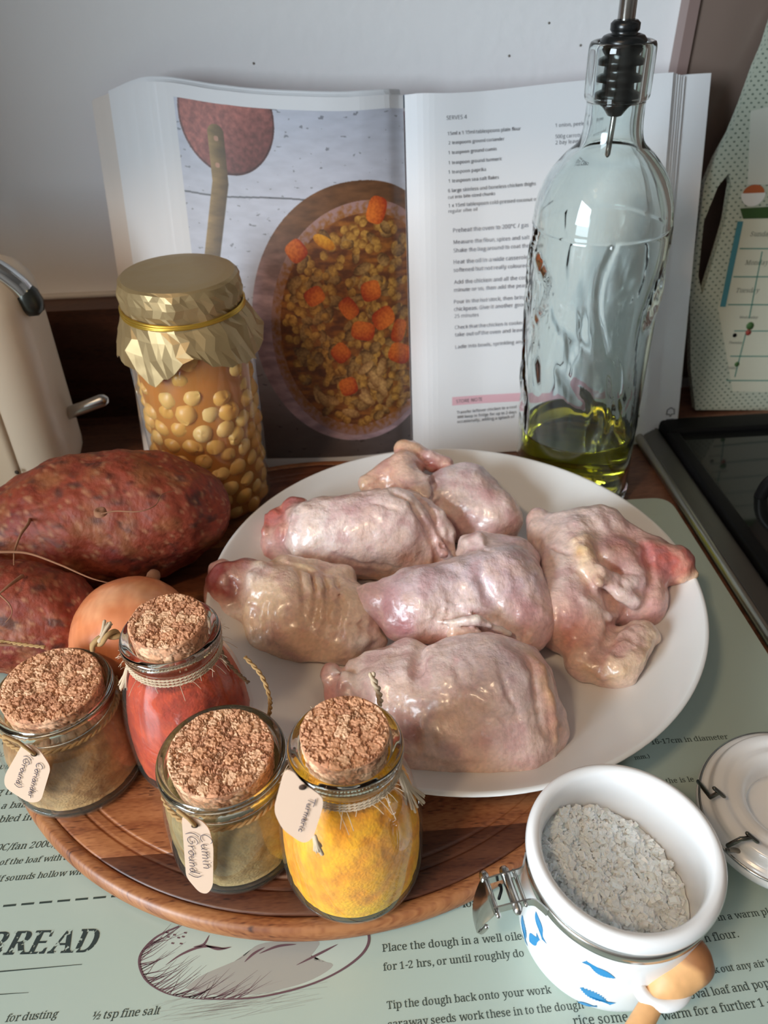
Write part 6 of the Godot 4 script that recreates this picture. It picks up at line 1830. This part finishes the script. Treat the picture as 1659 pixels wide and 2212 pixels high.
	for q in [[Vector3(0.3504,0.0749,-0.5860), 0.0034, leafg], [Vector3(0.3498,0.0696,-0.5850), 0.0026, red], [Vector3(0.3384,0.0677,-0.5850), 0.0018, M.black], [Vector3(0.3447,0.0430,-0.5810), 0.0022, leafg]]:
		var c: Vector2 = loc.call(q[0])
		var dot := part("printed_flower", lathe([Vector2(q[1], 0), Vector2(q[1], 0.0002), Vector2(0, 0.0002)], 9), q[2], o)
		dot.position = Vector3(c.x, c.y, 0.0006)
		dot.rotation.x = PI / 2

# ---------- cookbook ----------
const LEAN := 0.28798
func curve(table: Array, x: float) -> float:
	for k in table.size() - 1:
		if x <= table[k + 1][0] or k == table.size() - 2:
			var t := clampf((x - table[k][0]) / (table[k + 1][0] - table[k][0]), 0.0, 1.0)
			var m0: float = table[maxi(k - 1, 0)][1]
			var m3: float = table[mini(k + 2, table.size() - 1)][1]
			return cubic_interpolate(table[k][1], table[k + 1][1], m0, m3, t)
	return table[-1][1]
const DEEP := [[-0.17, -0.020], [-0.155, -0.017], [-0.125, -0.010], [-0.1, -0.003], [-0.05, 0.006], [0.0, 0.0120], [0.03, 0.0105], [0.050, 0.004], [0.0615, -0.006], [0.0625, -0.006], [0.072, 0.0005], [0.085, 0.002], [0.12, -0.001], [0.2, -0.001], [0.25, -0.002], [0.3, -0.006]]
const TALL := [[-0.17, 0.262], [-0.155, 0.266], [-0.115, 0.2755], [-0.06, 0.2670], [-0.025, 0.2625], [0.02, 0.2600], [0.062, 0.2625], [0.1, 0.2620], [0.17, 0.2665], [0.257, 0.2712], [0.3, 0.2730]]
func page_at(x: float, s: float, off := 0.0) -> Vector3:
	var d := curve(DEEP, x) + off
	return Vector3(x, 0.0012, -0.53) + Vector3(0, cos(LEAN), -sin(LEAN)) * s + Vector3(0, sin(LEAN), cos(LEAN)) * d

func sheet(x0: float, x1: float, lower: float, off: float, thick: float, s0 := 0.0, s1 := -1.0, front_only := false) -> ArrayMesh:
	# a leaf of paper (or a block of leaves) from x0 to x1, following the open book's curve
	var v := PackedVector3Array()
	var uv := PackedVector2Array()
	var n := 48
	for side in (1 if front_only else 2):
		for j in 2:
			for i in n + 1:
				var x := lerpf(x0, x1, i / float(n))
				var top := curve(TALL, x) - lower if s1 < 0 else s1
				v.append(page_at(x, s0 if j == 0 else top, off - thick * side))
				uv.append(Vector2(i / float(n), 1.0 - j))
	var idx := PackedInt32Array()
	var w := n + 1
	for side in (1 if front_only else 2):
		for i in n:
			var a := side * 2 * w + i
			var q := [a, a + w + 1, a + 1, a, a + w, a + w + 1]
			if side == 1: q.reverse()
			for k in q: idx.append(k)
	if not front_only:
		var b := 2 * w
		for e in [[0, w], [n, w + n]]:
			var lo: int = e[0]
			var hi: int = e[1]
			var q2 := [lo, lo + b, hi + b, lo, hi + b, hi]
			if lo > 0: q2.reverse()
			for k in q2: idx.append(k)
		for i in n:
			for j in 2:
				var a := i + j * w
				var q3 := [a, a + 1, a + 1 + b, a, a + 1 + b, a + b]
				if j == 1: q3.reverse()
				for k in q3: idx.append(k)
	return amesh(v, idx, null, uv, false)

func cookbook() -> void:
	var o := thing("cookbook", "open cookbook leaning on the wall, stew photograph facing a recipe page", "book")
	var left := part("page_block", sheet(0.0615, -0.108, 0.0, 0.0, 0.0012), M.paper, o)
	# fanned leaves at the left, each a little shorter to the eye and further back
	var fan := [[-0.1135, -0.0002], [-0.1170, -0.0006], [-0.1257, -0.0015], [-0.1290, -0.0022], [-0.1360, -0.0040], [-0.1390, -0.0042], [-0.1450, -0.0050]]
	var back := [0.0013, 0.0024, 0.0046, 0.0058, 0.0080, 0.0092, 0.0112]
	for k in fan.size():
		part("page", sheet(0.06, fan[k][0], fan[k][1], -back[k], 0.0008), M.paper, o)
	var ep := material(s8(226, 216, 208), 0.75)
	part("endpaper", sheet(0.06, -0.1590, -0.0040, -0.0140, 0.0012), ep, o)
	var right := part("page_block", sheet(0.0625, 0.2530, 0.0, 0.0, 0.0016), M.paper, o)
	var rf := [[0.2552, 0.0004], [0.2575, 0.0007], [0.2600, 0.0011], [0.2622, 0.0016], [0.2650, 0.0022]]
	for k in rf.size():
		part("page", sheet(0.064, rf[k][0], rf[k][1], -0.0019 - k * 0.0013, 0.0009), M.paper, o)
	part("endpaper", sheet(0.064, 0.2860, 0.0010, -0.0090, 0.0012), M.paper, o)
	var pink := material(s8(196, 42, 92), 0.5)
	part("cover", sheet(0.058, -0.1530, 0.0035, -0.0165, 0.003, 0.0), pink, o)
	part("cover", sheet(0.066, 0.2790, 0.0050, -0.0125, 0.003, -0.0008), pink, o)
	part("spine", sheet(0.045, 0.080, 0.008, -0.0200, 0.003, 0.0), pink, o)
	part("headband", sheet(0.0585, 0.066, -0.0005, -0.0035, 0.003, 0.255), material(s8(90, 140, 176), 0.6), o)
	# the photograph printed on the left page
	var pm := material(Color.WHITE, 0.45)
	pm.albedo_texture = ImageTexture.create_from_image(stew_print())
	pm.texture_repeat = false
	var x0 := -0.0965
	var print_v := PackedVector3Array()
	var print_uv := PackedVector2Array()
	var n := 60
	for j in 21:
		for i in n + 1:
			var x := lerpf(x0, 0.0612, i / float(n))
			var hi := curve(TALL, x) - 0.0085
			print_v.append(page_at(x, lerpf(0.0075, hi, j / 20.0), 0.00012))
			print_uv.append(Vector2(i / float(n), 1.0 - j / 20.0))
	var pidx := quads(n + 1, 21, false)
	var rev := PackedInt32Array()
	for k in range(0, pidx.size(), 3): rev.append_array(PackedInt32Array([pidx[k], pidx[k + 2], pidx[k + 1]]))
	part("photo_print", amesh(print_v, rev, null, print_uv), pm, left)
	# recipe text on the right page
	var f := font("Droid Sans")
	var put_line := func(text: String, a: Vector2, b: Vector2, m: Material):
		var p := page_at(a.x, a.y, 0.0002)
		var q := page_at(b.x, b.y, 0.0002)
		lettering(text, p, q, Vector3(0, cos(LEAN), -sin(LEAN)), m, right, f)
	var soft := material(s8(128, 128, 136), 0.8)
	for q in [["SERVES 4", Vector2(0.0909,0.2451), Vector2(0.1054,0.2456)], ["15ml x 1 15ml tablespoons plain flour", Vector2(0.0915,0.2353), Vector2(0.1443,0.2373)], ["2 teaspoons ground coriander", Vector2(0.0921,0.2294), Vector2(0.1327,0.2311)], ["1 teaspoon ground cumin", Vector2(0.0920,0.2230), Vector2(0.1271,0.2247)], ["1 teaspoon ground turmeric", Vector2(0.0920,0.2164), Vector2(0.1312,0.2181)], ["1 teaspoon paprika", Vector2(0.0919,0.2103), Vector2(0.1195,0.2115)], ["1 teaspoon sea salt flakes", Vector2(0.0919,0.2044), Vector2(0.1291,0.2059)], ["6 large skinless and boneless chicken thighs", Vector2(0.0915,0.1979), Vector2(0.1564,0.2007)], ["cut into bite-sized chunks", Vector2(0.0915,0.1936), Vector2(0.1265,0.1951)], ["1 x 15ml tablespoon cold-pressed coconut or", Vector2(0.0917,0.1879), Vector2(0.1582,0.1902)], ["regular olive oil", Vector2(0.0917,0.1841), Vector2(0.1133,0.1849)], ["1 onion, peeled", Vector2(0.1693,0.2384), Vector2(0.1921,0.2392)], ["500g carrots, peeled", Vector2(0.1696,0.2312), Vector2(0.1999,0.2320)], ["2 bay leaves", Vector2(0.1698,0.2272), Vector2(0.1887,0.2279)]]:
		put_line.call(q[0], q[1], q[2], M.bookink)
	for q in [["Preheat the oven to 200°C / gas", Vector2(0.0950,0.1706), Vector2(0.1518,0.1723)], ["Measure the flour, spices and salt", Vector2(0.0953,0.1625), Vector2(0.1527,0.1638)], ["Shake the bag around to coat the", Vector2(0.0953,0.1566), Vector2(0.1525,0.1579)], ["Heat the oil in a wide casserole", Vector2(0.0953,0.1484), Vector2(0.1517,0.1497)], ["softened but not really coloured", Vector2(0.0952,0.1427), Vector2(0.1519,0.1437)], ["Add the chicken and all the con", Vector2(0.0955,0.1340), Vector2(0.1514,0.1350)], ["minute or so, then add the peas", Vector2(0.0955,0.1283), Vector2(0.1512,0.1293)], ["Pour in the hot stock, then bring", Vector2(0.0954,0.1197), Vector2(0.1511,0.1207)], ["chickpeas. Give it another good", Vector2(0.0954,0.1142), Vector2(0.1509,0.1152)], ["25 minutes", Vector2(0.0957,0.1091), Vector2(0.1147,0.1092)], ["Check that the chicken is cooked", Vector2(0.0960,0.1007), Vector2(0.1501,0.1017)], ["take out of the oven and leave", Vector2(0.0960,0.0951), Vector2(0.1499,0.0961)], ["Ladle into bowls, sprinkling any", Vector2(0.0963,0.0858), Vector2(0.1498,0.0872)]]:
		put_line.call(q[0], q[1], q[2], soft)
	for q in [["STORE NOTE", Vector2(0.0968,0.0431), Vector2(0.1180,0.0435)], ["Transfer leftover chicken to a cool", Vector2(0.0972,0.0344), Vector2(0.1458,0.0360)], ["Will keep in fridge for up to 2 days", Vector2(0.0975,0.0306), Vector2(0.1459,0.0318)], ["occasionally, adding a splash of", Vector2(0.0975,0.0268), Vector2(0.1445,0.0281)]]:
		put_line.call(q[0], q[1], q[2], M.bookink)
	var s0: Vector2 = Vector2(0.0935,0.0414)
	var s1: Vector2 = Vector2(0.0935,0.0481)
	part("printed_band", sheet(s0.x, 0.225, 0.0, 0.00012, 0.0001, s0.y, s1.y, true), material(s8(232, 186, 196), 0.7), right)
	# small tree mark on the last leaf
	var mark := []
	var mc: Vector2 = Vector2(0.2788,0.0219)
	var P := func(x: float, s: float) -> Vector3: return page_at(mc.x + x, mc.y + s, -0.0085)
	mark.append(tube([P.call(-0.0035, -0.001), P.call(-0.003, 0.003), P.call(0, 0.0045), P.call(0.003, 0.003), P.call(0.0035, -0.001), P.call(0.001, -0.001), P.call(0, -0.003), P.call(-0.001, -0.001), P.call(-0.0035, -0.001)], 0.0003, 5))
	mark.append(tube([P.call(-0.003, -0.0055), P.call(0.003, -0.0055)], 0.0006, 5))
	part("tree_mark", joined(mark), M.bookink, o)

func stew_print() -> Image:
	# photograph of a copper pan of chickpea stew, a copper ladle beside it
	var W := 576
	var H := 860
	var im := Image.create(W, H, false, Image.FORMAT_RGB8)
	var n := noise(0.012, 201, 4)
	var n2 := noise(0.05, 202, 3)
	var r2 := RandomNumberGenerator.new()
	r2.seed = 55
	var pan_c := Vector2(436, 484)
	var rot := 0.22
	for y in H:
		for x in W:
			var a := n.get_noise_2d(x, y * 3)
			var b := n2.get_noise_2d(x, y)
			var g := clampf((y - 560) / 220.0, 0, 1)
			var c := Color(0.78, 0.79, 0.84).lerp(Color(0.40, 0.36, 0.36), g) * (1.0 + a * 0.05)
			if absf(y - 198 - 3 * sin(x * 0.02)) < 2.0: c = c.darkened(0.45)
			if n2.get_noise_2d(x * 0.45 + 400, y * 1.0) > 0.56: c = c.darkened(0.3)
			# ladle bowl
			var l := Vector2((x - 126) / 120.0, (y - 28) / 124.0)
			if l.length() < 1.0:
				c = Color(0.66, 0.40, 0.36).lerp(Color(0.36, 0.20, 0.19), clampf(l.x * 0.5 + l.y * 0.7, 0, 1)) * (1.0 + b * 0.25)
				if l.length() > 0.96: c = c.darkened(0.3)
			# handle
			var hx := 96.0 + (0.0 if y < 170 else (170.0 - y) * 0.245)
			if y > 42 and y < 400 and absf(x - hx) < 21 and Vector2(x - hx, minf(y - 64, 0)).length() < 21:
				c = Color(0.62, 0.51, 0.33).lerp(Color(0.34, 0.26, 0.15), clampf((x - hx + 21) / 42.0, 0, 1)) * (1.0 + a * 0.2)
			for rv in [Vector2(96, 74), Vector2(93, 132)]:
				if Vector2(x, y).distance_to(rv) < 6: c = Color(0.74, 0.55, 0.45)
			# pan
			var p := (Vector2(x, y) - pan_c).rotated(-rot)
			var e := Vector2(p.x / 288.0, p.y / 332.0).length()
			var q := (Vector2(x, y) - pan_c - Vector2(10, 16)).rotated(-rot)
			var inner := Vector2(q.x / 248.0, q.y / 302.0).length()
			if e < 1.0:
				var up := clampf((420.0 - y) / 160.0, 0, 1)
				c = Color(0.44, 0.30, 0.20).lerp(Color(0.70, 0.60, 0.64), 1.0 - up) * (1.0 + a * 0.25)
				if inner < 1.0:
					c = Color(0.66, 0.52, 0.50).lerp(Color(0.60, 0.38, 0.18), clampf((1.0 - inner) * 6.0 + b, 0, 1))
					if inner < 0.90: c = Color(0.62, 0.38, 0.17).lerp(Color(0.42, 0.24, 0.14), clampf(0.5 + a * 1.6, 0, 1)) * (1.0 + 0.15 * b)
			im.set_pixel(x, y, c)
	var blob := func(c: Vector2, rx: float, ry: float, turn: float, lit: Color, shade: Color, square := 2.0):
		for y in range(maxi(0, int(c.y - rx - ry)), mini(H, int(c.y + rx + ry))):
			for x in range(maxi(0, int(c.x - rx - ry)), mini(W, int(c.x + rx + ry))):
				var p := (Vector2(x, y) - c).rotated(-turn)
				var d := pow(absf(p.x / rx), square) + pow(absf(p.y / ry), square)
				if d < 1.0:
					var k := clampf(0.45 + 0.5 * (p.x / rx * 0.5 + p.y / ry * 0.7) + 0.4 * (d - 0.5) + n2.get_noise_2d(x * 2, y * 2) * 0.4, 0, 1)
					im.set_pixel(x, y, lit.lerp(shade, k))
	var inside := func(p: Vector2) -> float:
		var q := (p - pan_c - Vector2(20, 20)).rotated(-rot)
		return Vector2(q.x / 228.0, q.y / 276.0).length()
	for k in 620:
		var p := Vector2(r2.randf_range(190, 575), r2.randf_range(190, 770))
		if inside.call(p) > 0.96 or (p.x < 330 and p.y > 600 and r2.randf() < 0.8): continue
		var kind := r2.randf()
		if kind < 0.30: blob.call(p, r2.randf_range(14, 26), r2.randf_range(9, 15), r2.randf() * TAU, Color(0.72, 0.55, 0.32), Color(0.36, 0.24, 0.14))
		else: blob.call(p, r2.randf_range(10, 13), r2.randf_range(9.5, 12), r2.randf() * TAU, Color(0.82, 0.62, 0.30), Color(0.50, 0.32, 0.15))
	for c in [Vector2(278, 318), Vector2(494, 226), Vector2(318, 428), Vector2(408, 460), Vector2(444, 520), Vector2(380, 574), Vector2(396, 664), Vector2(470, 420), Vector2(502, 492), Vector2(545, 530), Vector2(546, 590)]:
		blob.call(c, r2.randf_range(24, 34), r2.randf_range(20, 27), r2.randf() * TAU, Color(0.92, 0.50, 0.20), Color(0.66, 0.22, 0.10), 3.2)
	blob.call(Vector2(352, 296), 30, 15, 0.5, Color(0.93, 0.66, 0.2), Color(0.74, 0.42, 0.1))
	for k in 14:
		var p := Vector2(r2.randf_range(300, 540), r2.randf_range(560, 780))
		if inside.call(p) < 0.9: blob.call(p, 26, 12, r2.randf() * TAU, Color(0.84, 0.66, 0.42), Color(0.5, 0.33, 0.18))
	return im
